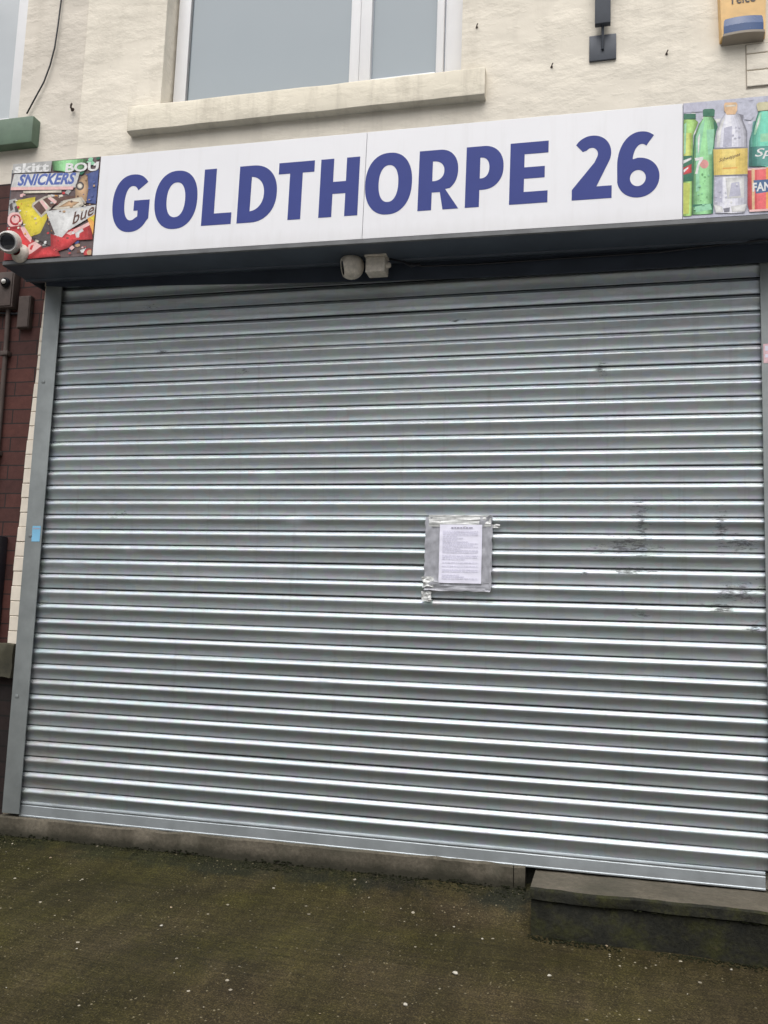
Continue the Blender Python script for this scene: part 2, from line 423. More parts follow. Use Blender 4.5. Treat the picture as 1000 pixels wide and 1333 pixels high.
# opening sash on the right
m.box(1.531, 1.592, FY - .018, FY + .02, 1.045, 2.215, 0, .008); m.box(1.935, 1.974, FY - .018, FY + .02, 1.045, 2.215, 0, .008)
m.box(1.593, 1.934, FY - .018, FY + .02, 1.045, 1.092, 0, .008); m.box(1.593, 1.934, FY - .018, FY + .02, 2.165, 2.215, 0, .008)
win = sub(m, 'window', M['upvc'], shop, smooth=35)
for a, b, c, d in ((.55, 1.471, 1.042, 2.218), (1.594, 1.933, 1.094, 2.163)):
    m = MB(); m.box(a, b, FY + .012, FY + .024, c, d); sub(m, 'glass_pane', M['glass'], win)
m = MB()
for a, b, c, d in ((.549, .558, 1.042, 2.218),): m.box(a, b, FY + .004, FY + .011, c, d)
sub(m, 'seal', M['seal'], win)
m = MB()
n = 46
prof = [(WY + .02, .855), (.008, .858), (.001, .864), (-.001, .992), (.006, 1.003), (WY + .10, 1.012)]
random.seed(3)
for k in range(n + 1):
    x = .304 + (2.207 - .304) * k / n
    for (y, z) in prof:
        j = (mn.noise(Vector((x * 5, z * 7, 1))) * .004)
        zz = z - .004 * (x - .35)
        m.v.append((x, y + j, zz + mn.noise(Vector((x * 4, y * 9, 5))) * .004))
P = len(prof)
for k in range(n):
    for q in range(P):
        r_ = (q + 1) % P
        m.f.append((k * P + q, k * P + r_, (k + 1) * P + r_, (k + 1) * P + q)); m.mi.append(0)
m.f.append(tuple(range(P))[::-1]); m.mi.append(0); m.f.append(tuple(n * P + q for q in range(P))); m.mi.append(0)
sub(m, 'window_sill', M['sillstone'], win, smooth=40)
# patch where the render has come away and bricks show
m = MB()
m.box(3.388, 3.66, WY - .002, WY + .004, .77, .985, 1)
for z0, z1 in ((.778, .852), (.857, .933), (.938, .980)):
    m.box(3.392, 3.617, WY - .008, WY + .003, z0, z1, 0, .003); m.box(3.621, 3.655, WY - .008, WY + .003, z0, z1, 0, .003)
sub(m, 'exposed_brick', [M['render'], paint('pale_mortar', (.40, .35, .29), .9)], shop)
# cream painted brick pier at the left of the shutter, ragged edge
m = MB(); z = -1.86; k = 0
pier = [(0.0, -.128), (-.36, -.138), (-.6, -.148), (-.83, -.158), (-1.1, -.163), (-1.3, -.170), (-1.6, -.176), (-1.9, -.172)]
def lx(z):
    for (a, xa), (b, xb) in zip(pier, pier[1:]):
        if b <= z <= a: return xa + (xb - xa) * (a - z) / (a - b)
    return pier[0][1] if z > 0 else pier[-1][1]
random.seed(11)
while z < .5:
    j = random.uniform(-.0025, .0025); f_ = WY - .0275 + random.uniform(-.0015, .0015); za, zb_ = z + .001, z + .075
    xa_, xb_ = lx(za) + j, lx(zb_) + j
    q_ = [(xa_, f_ + .003, za), (-.021, f_ + .003, za), (-.021, f_ + .003, zb_), (xb_, f_ + .003, zb_)]; e_ = [(xa_ + .003, f_, za + .003), (-.022, f_, za + .003), (-.022, f_, zb_ - .003), (xb_ + .003, f_, zb_ - .003)]
    B_ = [(x, WY + .1, z_) for x, y, z_ in q_]; m.quad(e_)
    for a_ in range(4):
        c_ = (a_ + 1) % 4; m.quad([q_[a_], q_[c_], e_[c_], e_[a_]]); m.quad([B_[a_], B_[c_], q_[c_], q_[a_]])
    z += .076
m.box(-.118, -.0215, WY - .021, WY + .1, -2.80, .5, 1)
sub(m, 'painted_brick_pier', [paint('cream_masonry_paint', (.70, .635, .54), .75, 0, .10, 9, .5), M['strobe_rim']], shop, smooth=35)
# threshold and doorstep
m = MB(); random.seed(5)
def slab(mb, x0, x1, yf, yb, z0, z1, mi, amp=.004, step=.03):
    n = max(2, int((x1 - x0) / step)); i0 = len(mb.v)
    pr = [(yb, z0), (yf, z0), (yf, z0 + (z1 - z0) * .33), (yf, z0 + (z1 - z0) * .66), (yf, z1 - .008), (yf + .008, z1), (yb, z1)]
    for k in range(n + 1):
        x = x0 + (x1 - x0) * k / n
        for (y, z) in pr:
            mb.v.append((x, y + mn.fractal(Vector((x * 9, z * 14, yf)), .7, 2, 4) * amp, z + mn.fractal(Vector((x * 7, y * 9, 4)), .7, 2, 4) * amp * .6))
    q = len(pr)
    for k in range(n):
        for a in range(q - 1):
            mb.f.append((i0 + k * q + a, i0 + k * q + a + 1, i0 + (k + 1) * q + a + 1, i0 + (k + 1) * q + a)); mb.mi.append(mi)
    mb.f.append(tuple(i0 + a for a in range(q))[::-1]); mb.mi.append(mi); mb.f.append(tuple(i0 + n * q + a for a in range(q))); mb.mi.append(mi)
slab(m, -.105, 2.405, -.030, .09, -2.95, -2.676, 0, .007); slab(m, 2.408, 2.455, -.026, .09, -2.95, -2.678, 0)
sub(m, 'threshold', M['concrete'], shop, smooth=40)
m = MB()
slab(m, 2.497, 5.2, -.285, .09, -2.735, -2.692, 0, .007)      # worn top slab, its nosing dark with moss
for k, f in enumerate(m.f):
    if len(f) == 4 and all(m.v[q][1] < -.2 for q in f): m.mi[k] = 1
m.box(2.456, 2.4965, .03, .085, -3.0, -2.66, 1)  # added filler block, its dark colour stands in for shade in the gap
slab(m, 2.500, 5.2, -.272, .085, -3.12, -2.7355, 1, .010)      # mossy riser
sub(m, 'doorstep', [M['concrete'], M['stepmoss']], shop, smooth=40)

m = MB(); rm = random.Random(31)
def tuft(x, y, z, r):
    bm = bmesh.new(); bmesh.ops.create_icosphere(bm, subdivisions=1, radius=1)
    for v in bm.verts:
        k = rm.uniform(.6, 1.25); v.co = Vector((x + v.co.x * r * 1.5 * k, y + v.co.y * r * k * .8, z + v.co.z * r * k * .6))
    m.addbm(bm)
for k in range(1500):
    x = rm.uniform(-.11, 2.46); c_ = mn.noise(Vector((x * 4, 0, 3)))
    if c_ < -.25: continue
    r = rm.uniform(.0018, .0042) + max(0, c_) * .006; y = -.032 - rm.random() ** 2 * .05; tuft(x, y, gz(x, y) + rm.random() ** 2 * (.012 + .02 * max(0, c_)) * (1 if y > -.040 else 0), r)
for k in range(800):
    x = rm.uniform(2.49, 4.1); c_ = mn.noise(Vector((x * 4, 5, 3)))
    if c_ < -.15: continue
    r = rm.uniform(.0018, .004) + max(0, c_) * .005; y = -.282 - rm.random() ** 2 * .05; tuft(x, y, gz(x, y) + .001, r)
for k in range(120):
    x = rm.uniform(2.5, 4.1); r = rm.uniform(.003, .007); tuft(x, -.278, -2.737 + rm.uniform(-.006, .003), r)
mo = m.build('moss', M['moss'], smooth=True); mo['kind'] = 'stuff'

# ------------------------------------------------------------------ the house next door
nb = thing('neighbouring_house', 'neighbouring house with dark red brick below pale render, left of the shutter', 'building', (-1.8, WY, GZ))
m = MB(); wall_sheet(m, -6.0, -.024, .66, 3.6, WY + .012, [(-1.75, -.42, .96, 2.5)], .22)
sub(m, 'rendered_wall', M['render2'], nb)
m = MB(); wall_sheet(m, -6.0, -.10, -2.1, .658, WY + .001, [], .1)
sub(m, 'brick_wall', M['brown'], nb)
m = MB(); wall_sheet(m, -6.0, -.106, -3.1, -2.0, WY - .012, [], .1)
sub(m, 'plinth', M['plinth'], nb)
m = MB(); slab(m, -3.5, -.112, -.008, .12, -2.015, -1.845, 0, .016)
sub(m, 'stone_ledge', M['stone'], nb, smooth=50)
m = MB()
NX = -.478
m.box(NX - .078, NX + .05, FY, FY + .06, .93, 2.49, 0, .006); m.box(-1.74, -1.66, FY, FY + .06, .93, 2.49, 0, .006)
m.box(-1.658, NX - .08, FY + .003, FY + .06, .93, 1.125, 0, .006); m.box(-1.658, NX - .08, FY + .003, FY + .06, 2.42, 2.49, 0, .006)
nw = sub(m, 'window', M['upvc'], nb, smooth=35)
m = MB(); m.box(-1.657, NX - .081, FY + .014, FY + .026, 1.127, 2.418)
sub(m, 'glass_pane', paint('net_curtained_glass', (.52, .55, .57), .08, 0, .06, 1.5), nw)
m = MB(); m.box(-1.95, -.272, -.002, WY + .104, .860, 1.014, 0, .008)
gs = sub(m, 'window_sill', M['wooden_green'], nw, smooth=35)
gs['label'] = 'sage green painted sill'

# things on the brick wall
m = MB(); m.box(-.278, -.205, .018, WY, -.186, -.008, 0, .004); m.box(-.274, -.209, .013, .019, -.182, -.012, 0, .003)
tag(m.build('vent_cover', M['brownbox']), 'brown rectangular cover fixed upright on the dark red brick wall', 'cover')
m = MB(); m.tube([(-.345, .030, -.075), (-.341, .032, -.3), (-.338, .032, -.6), (-.338, .032, -1.0), (-.338, .032, -1.29)], .013, 12)
for z in (-.32, -.86): m.box(-.362, -.316, .012, WY, z - .012, z + .012, 0, .004)
tag(m.build('conduit', M['brownbox'], smooth=40), 'thin dark conduit running down the dark red bricks at the left edge', 'pipe')
m = MB(); m.box(-.52, -.300, -.004, WY, -.075, .125, 0, .006); m.box(-.512, -.308, -.010, -.003, -.067, .117, 0, .004)
tag(m.build('electrical_box', M['brownbox'], smooth=35), 'square dark brown electrical box on the brick wall below the ball camera', 'box')
m = MB(); m.tube([(-.60, .036, -.085), (-.42, .032, -.09), (-.30, .036, -.098), (-.2, .036, -.10)], .006, 6)
tag(m.build('wall_cable', M['black'], smooth=True), 'thin black cable running level across the dark red bricks', 'cable')
m = MB(); m.lathe([(.0, .0), (.026, .0), (.026, .014), (.020, .022)], 20, Matrix.Translation((-.342, -.010, .058)) @ Matrix.Rotation(R(90), 4, 'X'), 1)
m.lathe([(.0135, .022, 0), (.0125, .028, 0), (.007, .034, 0), (.0, .036, 0)], 16, Matrix.Translation((-.342, -.010, .058)) @ Matrix.Rotation(R(90), 4, 'X'), 0)
tag(m.build('wall_light', [M['whiteplastic'], M['black']], smooth=40), 'tiny round fitting with a white dome on the dark brown electrical box', 'light')
m = MB(); m.box(-.75, -.236, -.03, WY, -1.845, -1.30, 0, .012); m.box(-.735, -.252, -.038, -.029, -1.83, -1.315, 0, .006)
m.box(-.29, -.275, -.046, -.037, -1.62, -1.52, 0, .003)
tag(m.build('wall_cabinet', M['black'], smooth=35), 'blue black cabinet on the brick wall above the stone ledge', 'cabinet')
m = MB(); m.tube([(-.193, WY - .004, 1.80), (-.196, WY - .004, 1.711), (-.201, WY - .006, 1.56), (-.210, WY - .006, 1.435), (-.230, WY - .006, 1.33), (-.262, WY - .004, 1.236), (-.305, WY - .006, 1.15), (-.353, WY - .004, 1.060)], .0045, 6)
tag(m.build('loose_cable', M['black'], smooth=True), 'thin dark cable hanging in a curve beside the left upstairs window', 'cable')

# ------------------------------------------------------------------ roller shutter
TILT = -.0105
sh = thing('roller_shutter', 'closed galvanised steel roller shutter with ribbed slats, slightly scuffed', 'shutter', (1.71, 0, GZ))
PT = .075
prof = [(0, -.005), (.018, 0), (.05, .0030), (.10, .0068), (.15, .0098), (.20, .0120), (.235, .0130), (.265, .0134), (.30, .0131), (.345, .0121), (.40, .0103), (.47, .0078), (.54, .0055),
        (.61, .0036), (.68, .0024), (.75, .0018), (.82, .0016), (.89, .0018), (.935, .0021), (.95, .0014), (.96, -.004)]
m = MB(); NXS = 150; X0, X1 = -.03, 3.455
rnd = random.Random(21)
for k in range(-3, 35):
    zt = -PT * k + .010
    tilt = rnd.gauss(0, .0011); amp = 1 + rnd.gauss(0, .07); ph = rnd.uniform(0, 50); sag = rnd.gauss(0, .0010); off = rnd.gauss(0, .0007)
    i0 = len(m.v)
    for i in range(NXS + 1):
        x = X0 + (X1 - X0) * i / NXS
        a = mn.noise(Vector((x * 1.3, ph, 0))); b = mn.noise(Vector((x * 5.5, ph, 9)))
        wz = .0012 * a + .0004 * b + sag * math.sin(math.pi * (x - X0) / (X1 - X0))
        dn = max(0, mn.noise(Vector((x * 7, ph * 2, 4))) - .42) * .012 + max(0, mn.noise(Vector((x * 19, ph, 8))) - .5) * .006
        for t, o in prof:
            out = (o * (amp + .12 * a + .06 * b) - (dn * math.sin(math.pi * min(1, t / .5)) if t < .5 else 0) if o > 0 else o) + tilt * (t - .5) * 2 + off + .0012 * a * math.sin(math.pi * t)
            m.v.append((x, -out, zt - PT * t + wz))
    P = len(prof)
    for i in range(NXS):
        for q in range(P - 1):
            m.f.append((i0 + i * P + q, i0 + i * P + q + 1, i0 + (i + 1) * P + q + 1, i0 + (i + 1) * P + q)); m.mi.append(0)
# backing behind the interlocks
m.quad([(X0, .0065, -2.62), (X1, .0065, -2.62), (X1, .0065, .24), (X0, .0065, .24)], 1)
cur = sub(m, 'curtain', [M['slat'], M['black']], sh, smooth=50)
m = MB()
bp_ = [(.012, -2.604), (-.006, -2.604), (-.0125, -2.608), (-.0135, -2.613), (-.0085, -2.617), (-.008, -2.621), (-.0105, -2.624), (-.0115, -2.640), (-.0125, -2.666), (-.016, -2.669), (-.016, -2.674), (.012, -2.674)]
nb_ = 40
for k in range(nb_ + 1):
    x = .004 + (3.402 - .004) * k / nb_
    for y, z in bp_: m.v.append((x, y + mn.noise(Vector((x * 3, z * 8, 2))) * .0012, z - .003 * x + mn.noise(Vector((x * 2, 0, 7))) * .001))
q = len(bp_)
for k in range(nb_):
    for a in range(q):
        b = (a + 1) % q; m.f.append((k * q + a, k * q + b, (k + 1) * q + b, (k + 1) * q + a)); m.mi.append(0)
m.f.append(tuple(range(q))[::-1]); m.mi.append(0); m.f.append(tuple(nb_ * q + a for a in range(q))); m.mi.append(0)
sub(m, 'bottom_bar', M['bar'], sh, smooth=30)
for s in (0, 1):
    m = MB(); X = (lambda v: v) if s == 0 else (lambda v: 3.434 - v)
    def bx(a, b, *r): a, b = sorted((X(a), X(b))); m.box(a, b, *r)
    bx(-.081, .0145, -.033, -.026, -2.662, .035, 0, .003)
    bx(-.081, -.074, -.0255, WY - .03, -2.662, .035, 0, .002)
    bx(-.0735, .010, .016, .020, -2.662, .035)
    for z in (-.5, -1.3, -2.1): bx(-.06, -.04, -.0365, -.032, z - .008, z + .008, 0, .003)
    sub(m, 'guide_rail', M['rail'], sh, smooth=35)
# housing: box with sloping soffit
def hz(x): return TILT * (x + .14)
m = MB()
xa, xb = -.145, 3.90
def sheet(p, q, mi):
    'p, q: (y, z) ends of a strip running the length of the housing'
    m.quad([(xa, p[0], p[1] + hz(xa)), (xb, p[0], p[1] + hz(xb)), (xb, q[0], q[1] + hz(xb)), (xa, q[0], q[1] + hz(xa))], mi)
sheet((-.304, .0435), (-.304, .026), 1); sheet((-.304, .026), (-.296, .022), 1); sheet((-.296, .022), (-.12, .020), 0)
sheet((-.12, .020), (-.118, .012), 0); sheet((-.118, .012), (-.110, .012), 0); sheet((-.110, .012), (-.106, .022), 0); sheet((-.106, .022), (-.056, .026), 0)
sheet((-.056, .026), (-.056, .25), 0)
sheet((-.304, .0435), (-.296, .0435), 1); sheet((-.296, .0435), (-.296, .53), 0); sheet((-.296, .53), (WY, .54), 0)
for x in (xa, xb):
    z = hz(x)
    m.quad([(x, -.304, .0435 + z), (x, -.304, .026 + z), (x, -.296, .022 + z), (x, WY, .022 + z), (x, WY, .54 + z), (x, -.296, .53 + z), (x, -.296, .0435 + z)], 0)
sub(m, 'housing', [M['soffit'], M['lip']], sh)
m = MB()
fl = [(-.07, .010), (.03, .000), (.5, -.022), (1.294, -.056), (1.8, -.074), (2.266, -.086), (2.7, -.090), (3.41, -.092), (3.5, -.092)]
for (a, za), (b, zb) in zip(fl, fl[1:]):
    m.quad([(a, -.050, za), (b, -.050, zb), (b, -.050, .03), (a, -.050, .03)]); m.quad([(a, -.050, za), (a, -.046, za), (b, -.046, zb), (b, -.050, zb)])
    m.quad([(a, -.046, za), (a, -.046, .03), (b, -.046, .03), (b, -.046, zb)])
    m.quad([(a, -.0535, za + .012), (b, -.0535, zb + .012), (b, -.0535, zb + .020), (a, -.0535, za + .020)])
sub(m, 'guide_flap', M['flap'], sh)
# loose wires under the soffit
m = MB(); m.tube([(1.80, -.14, -.005), (1.95, -.09, -.03), (2.2, -.07, -.028), (2.6, -.068, -.026), (3.0, -.075, -.028), (3.3, -.10, -.020), (3.42, -.13, -.026), (3.7, -.12, -.03)], .0045, 6)
m.tube([(1.86, -.12, -.012), (1.90, -.11, -.035), (1.94, -.105, -.022)], .006, 6)
tag(m.build('soffit_wire', M['black'], smooth=True), 'loose black wire strung along the underside of the shutter housing', 'wire')

# ------------------------------------------------------------------ shop sign (own frame, tilted a touch)
sg = thing('shop_sign', 'long white fascia sign reading GOLDTHORPE 26 between sweet and drink pictures', 'sign', (-.14, -.302, 0))
sg.rotation_euler = (0, -TILT, 0)
OX = -.14
def sb(mb, name, mat, parent=None, **k):
    o = mb.build(name, mat, parent or sg, **k); o.location = (-OX, 0, 0) if not parent else (0, 0, 0); return o
ZB, ZT = .0465, .556
for a, b in ((.354, 1.7105), (1.7125, 3.0815)):
    m = MB(); m.box(a, b, 0, .006, ZB, ZT, 0, .0012); sb(m, 'sign_panel', M['panel'])
m = MB(); m.box(OX, 3.86, .0065, .03, ZB - .001, ZT - .004); sb(m, 'backing', M['lip'])

# lettering, drawn as outlines
BL, CH = .160, .281
def arc(cx, cz, rx, rz, a0, a1, n=28, p=2.25):
    o = []
    for i in range(n + 1):
        a = R(a0 + (a1 - a0) * i / n); c, s_ = math.cos(a), math.sin(a)
        o.append((cx + rx * math.copysign(abs(c) ** (2 / p), c), cz + rz * math.copysign(abs(s_) ** (2 / p), s_)))
    return o
CZ = BL + CH / 2; T = .062; BR = .057
glyphs = []
def ring(xa, xb, t=.063, tb=.059):
    cx = (xa + xb) / 2; rx = (xb - xa) / 2; rz = CH / 2 + .006
    return [arc(cx, CZ, rx, rz, 0, 360, 64)[:-1], arc(cx, CZ, rx - t, rz - tb, 0, 360, 64)[:-1]]
# G
xa, xb = .441, .648; cx = (xa + xb) / 2; rx = (xb - xa) / 2; rz = CH / 2 + .006
o_ = arc(cx, CZ, rx, rz, 42, 322, 56); i_ = arc(cx, CZ, rx - .064, rz - .059, 318, 44, 50)
glyphs.append([o_ + [(xb - .009, BL + .058), (xb - .009, CZ + .012), (cx + .012, CZ + .012), (cx + .012, CZ - .040), (xb - .069, CZ - .040), (xb - .069, BL + .070)] + i_[4:]])
glyphs.append(ring(.666, .889))
glyphs.append([[(.918, BL), (1.069, BL), (1.069, BL + BR), (.918 + T, BL + BR), (.918 + T, BL + CH), (.918, BL + CH)]])
# D
def bowl(x0, xr, z0, z1, ra):
    return [(x0, z0)] + arc(xr - ra, (z0 + z1) / 2, ra, (z1 - z0) / 2, -90, 90, 30, 2.2) + [(x0, z1)]
glyphs.append([bowl(1.098, 1.290, BL, BL + CH, .125), bowl(1.098 + T, 1.290 - .064, BL + .055, BL + CH - .055, .075)])
tc_ = (1.294 + 1.468) / 2
glyphs.append([[(tc_ - .031, BL), (tc_ + .031, BL), (tc_ + .031, BL + CH - .055), (1.468, BL + CH - .055), (1.468, BL + CH), (1.294, BL + CH), (1.294, BL + CH - .055), (tc_ - .031, BL + CH - .055)]])
h0, h1 = 1.499, 1.684
glyphs.append([[(h0, BL), (h0 + T, BL), (h0 + T, CZ - .030), (h1 - T, CZ - .030), (h1 - T, BL), (h1, BL), (h1, BL + CH), (h1 - T, BL + CH), (h1 - T, CZ + .028), (h0 + T, CZ + .028), (h0 + T, BL + CH), (h0, BL + CH)]])
glyphs.append(ring(1.714, 1.931))
# R
r0, r1 = 1.961, 2.140; zb = BL + .082
bw = arc(r1 - .088, (zb + BL + CH) / 2, .086, (BL + CH - zb) / 2, -62, 90, 26, 2.2)
glyphs.append([[(r0, BL), (r0 + T, BL), (r0 + T, zb), (r0 + .098, zb), (r1 - .066, BL), (r1 + .004, BL), (r1 - .058, zb + .013)] + bw[1:] + [(r0, BL + CH)],
               bowl(r0 + T, r1 - .064, zb + .053, BL + CH - .053, .048)])
p0, p1 = 2.173, 2.338; zb = BL + .078
glyphs.append([[(p0, BL), (p0 + T, BL), (p0 + T, zb)] + arc(p1 - .090, (zb + BL + CH) / 2, .090, (BL + CH - zb) / 2, -90, 90, 28, 2.2) + [(p0, BL + CH)],
               bowl(p0 + T, p1 - .062, zb + .053, BL + CH - .053, .036)])
e0, e1 = 2.366, 2.530
glyphs.append([[(e0, BL), (e1, BL), (e1, BL + .054), (e0 + T, BL + .054), (e0 + T, CZ - .026), (e1 - .014, CZ - .026), (e1 - .014, CZ + .026), (e0 + T, CZ + .026), (e0 + T, BL + CH - .054), (e1, BL + CH - .054), (e1, BL + CH), (e0, BL + CH)]])
# 2
t0, t1 = 2.632, 2.797; cx = 2.714; r2 = .079; cz2 = BL + CH - r2 * 1.03 + .004
o_ = arc(cx, cz2, r2, r2 * 1.05, 148, -22, 30, 2.05); i_ = arc(cx - .002, cz2 - .002, .026, .030, -30, 140, 16, 2)
glyphs.append([o_ + [(cx + .020, BL + .056), (t1, BL + .056), (t1, BL), (t0, BL), (t0, BL + .047), (cx + .010, cz2 - .040)] + i_ + [(t0 + .043, cz2 + .012)]])
# 6
s0, s1 = 2.818, 2.990; cx = (s0 + s1) / 2; rb = .088; czb = BL + rb - .006
o_ = arc(cx + .010, CZ, .096, CH / 2 + .006, 58, 180, 26, 2.1)
glyphs.append([o_ + arc(cx, czb, (s1 - s0) / 2, rb, 190, 360, 26, 2.05) + arc(cx, czb, (s1 - s0) / 2, rb, 4, 92, 16, 2.05)[0:] + [(cx - .022, czb + rb - .005)] +
               arc(cx + .014, CZ + .01, .038, CH / 2 - .060, 165, 62, 14, 2), arc(cx - .001, czb - .002, .032, .036, 0, 360, 30, 2)[:-1]])
m = MB()
for gl in glyphs:
    cu = bpy.data.curves.new('lettering', 'CURVE'); cu.dimensions = '2D'; cu.fill_mode = 'BOTH'; cu.extrude = .0003
    for loop in gl:
        lp = [q for k, q in enumerate(loop) if math.dist(q, loop[k - 1]) > 5e-4]
        sp = cu.splines.new('POLY'); sp.points.add(len(lp) - 1); sp.use_cyclic_u = True
        for k, (x, z) in enumerate(lp): sp.points[k].co = ((x - gl[0][0][0]) * 10, (z - CZ) * 10, 0, 1)
    tmp = bpy.data.objects.new('tmp', cu); COL.objects.link(tmp)
    dg = bpy.context.evaluated_depsgraph_get(); dg.update()
    me0 = tmp.evaluated_get(dg).to_mesh(); i0 = len(m.v)
    m.v += [(v.co.x / 10 + gl[0][0][0], -.0006 - v.co.z, v.co.y / 10 + CZ) for v in me0.vertices]
    for p in me0.polygons: m.f.append(tuple(i0 + q for q in p.vertices)[::-1]); m.mi.append(0)
    bpy.data.objects.remove(tmp); bpy.data.curves.remove(cu)
sb(m, 'lettering', M['blue'])

# printed picture panels
PC = {'navy': (.07, .10, .27), 'green': (.20, .46, .20), 'grey': (.42, .42, .41), 'white': (.74, .74, .73), 'pink': (.80, .50, .48), 'cream': (.72, .66, .55), 'dark': (.09, .075, .075),
      'red': (.60, .055, .06), 'tan': (.52, .34, .20), 'brown': (.13, .07, .055), 'yellow': (.78, .64, .06), 'orange': (.82, .40, .10), 'lilac': (.48, .48, .58), 'lime': (.30, .52, .13),
      'limey': (.50, .56, .12), 'dgreen': (.025, .15, .085), 'lgreen': (.30, .62, .40), 'pinkr': (.68, .30, .28), 'clear': (.62, .62, .70), 'greyd': (.22, .22, .26), 'caporg': (.72, .48, .28),
      'lyell': (.76, .57, .15), 'teal': (.10, .42, .30), 'lyel2': (.60, .56, .36), 'dteal': (.04, .20, .17), 'canred': (.66, .09, .10), 'dnavy': (.07, .14, .28), 'bgl': (.14, .10, .10), 'bgr': (.50, .51, .60),
      'blueink': (.10, .15, .42), 'green0': (.06, .34, .17)}
def print_mat(n, c):
    t = NT('print_' + n)
    f = t.noise(90, 5, .7); g_ = t.noise(26, 4, .65)
    col = t.ramp(f, [(.3, tuple(x * .84 for x in c)), (.7, tuple(min(.95, x * 1.14 + .01) for x in c))])
    col = t.mix(.3, col, t.ramp(g_, [(.36, tuple(x * .6 for x in c)), (.5, c), (.64, tuple(min(.95, x * 1.15 + .08) for x in c))]))
    return t.out(col, .35, 0, None, .3)
GR = {'green': (.35, 1.5, 'x'), 'teal': (.45, 1.5, 'x'), 'clear': (.62, 1.25, 'x'), 'canred': (.6, 1.2, 'x'), 'lyell': (.75, 1.12, 'x'), 'lime': (.6, 1.3, 'x'), 'dteal': (.6, 1.4, 'x'), 'limey': (.7, 1.2, 'x'),
      'yellow': (.72, 1.12, 'c'), 'white': (.80, 1.08, 'c'), 'red': (.55, 1.2, 'c'), 'tan': (.6, 1.3, 'c'), 'cream': (.7, 1.15, 'c')}
NL = 6
for k, (lo, hi, md) in GR.items():          # printed tones of the photographed packs
    for q in range(NL):
        f = lo + (hi - lo) * (q / (NL - 1)) ** .8; PC[k + str(q)] = tuple(min(.92, c_ * f + (.05 if f > 1 and md == 'x' else 0)) for c_ in PC[k])
PM = {k: print_mat(k, v) for k, v in PC.items()}; PMI = list(PC); PML = [PM[k] for k in PMI]
def ccw(p):
    a = sum(p[i][0] * p[(i + 1) % len(p)][1] - p[(i + 1) % len(p)][0] * p[i][1] for i in range(len(p)))
    return p if a > 0 else p[::-1]
def print_panel(name, x0, x1, bg, polys, label):
    m = MB(); m.box(x0, x1, 0, .006, ZB, ZT, PMI.index(bg))
    y = -.0006
    for n, p in polys:
        if n == 'TEXT':
            body, a, b, h, c, kw, xm = p; add_text(m, text_geo(body, a, b, h, **kw), y, PMI.index(c), xm)
        else:
            p = [(min(max(x, x0 + .001), x1 - .001), min(max(z, ZB + .001), ZT - .001)) for x, z in p]
            w_ = max(x for x, z in p) - min(x for x, z in p)
            if n in GR and w_ > .028 and not (n == 'white' and len(p) > 8):
                cx_ = sum(x for x, z in p) / len(p); cz_ = sum(z for x, z in p) / len(p); xm_ = (max(x for x, z in p) + min(x for x, z in p)) / 2
                for q in range(NL):
                    k = 1 - .15 * q
                    if GR[n][2] == 'x': pp = [(xm_ - .08 * w_ * (1 - k) + (x - xm_) * k, z) for x, z in p]
                    else: pp = [(cx_ + (x - cx_) * k, cz_ + (z - cz_) * k) for x, z in p]
                    m.quad([(x, y, z) for x, z in ccw(pp)], PMI.index(n + str(q))); y -= .000015
            else: m.quad([(x, y, z) for x, z in ccw(p)], PMI.index(n))
        y -= .000015
    o = sb(m, name, PML); o['label'] = label; return o
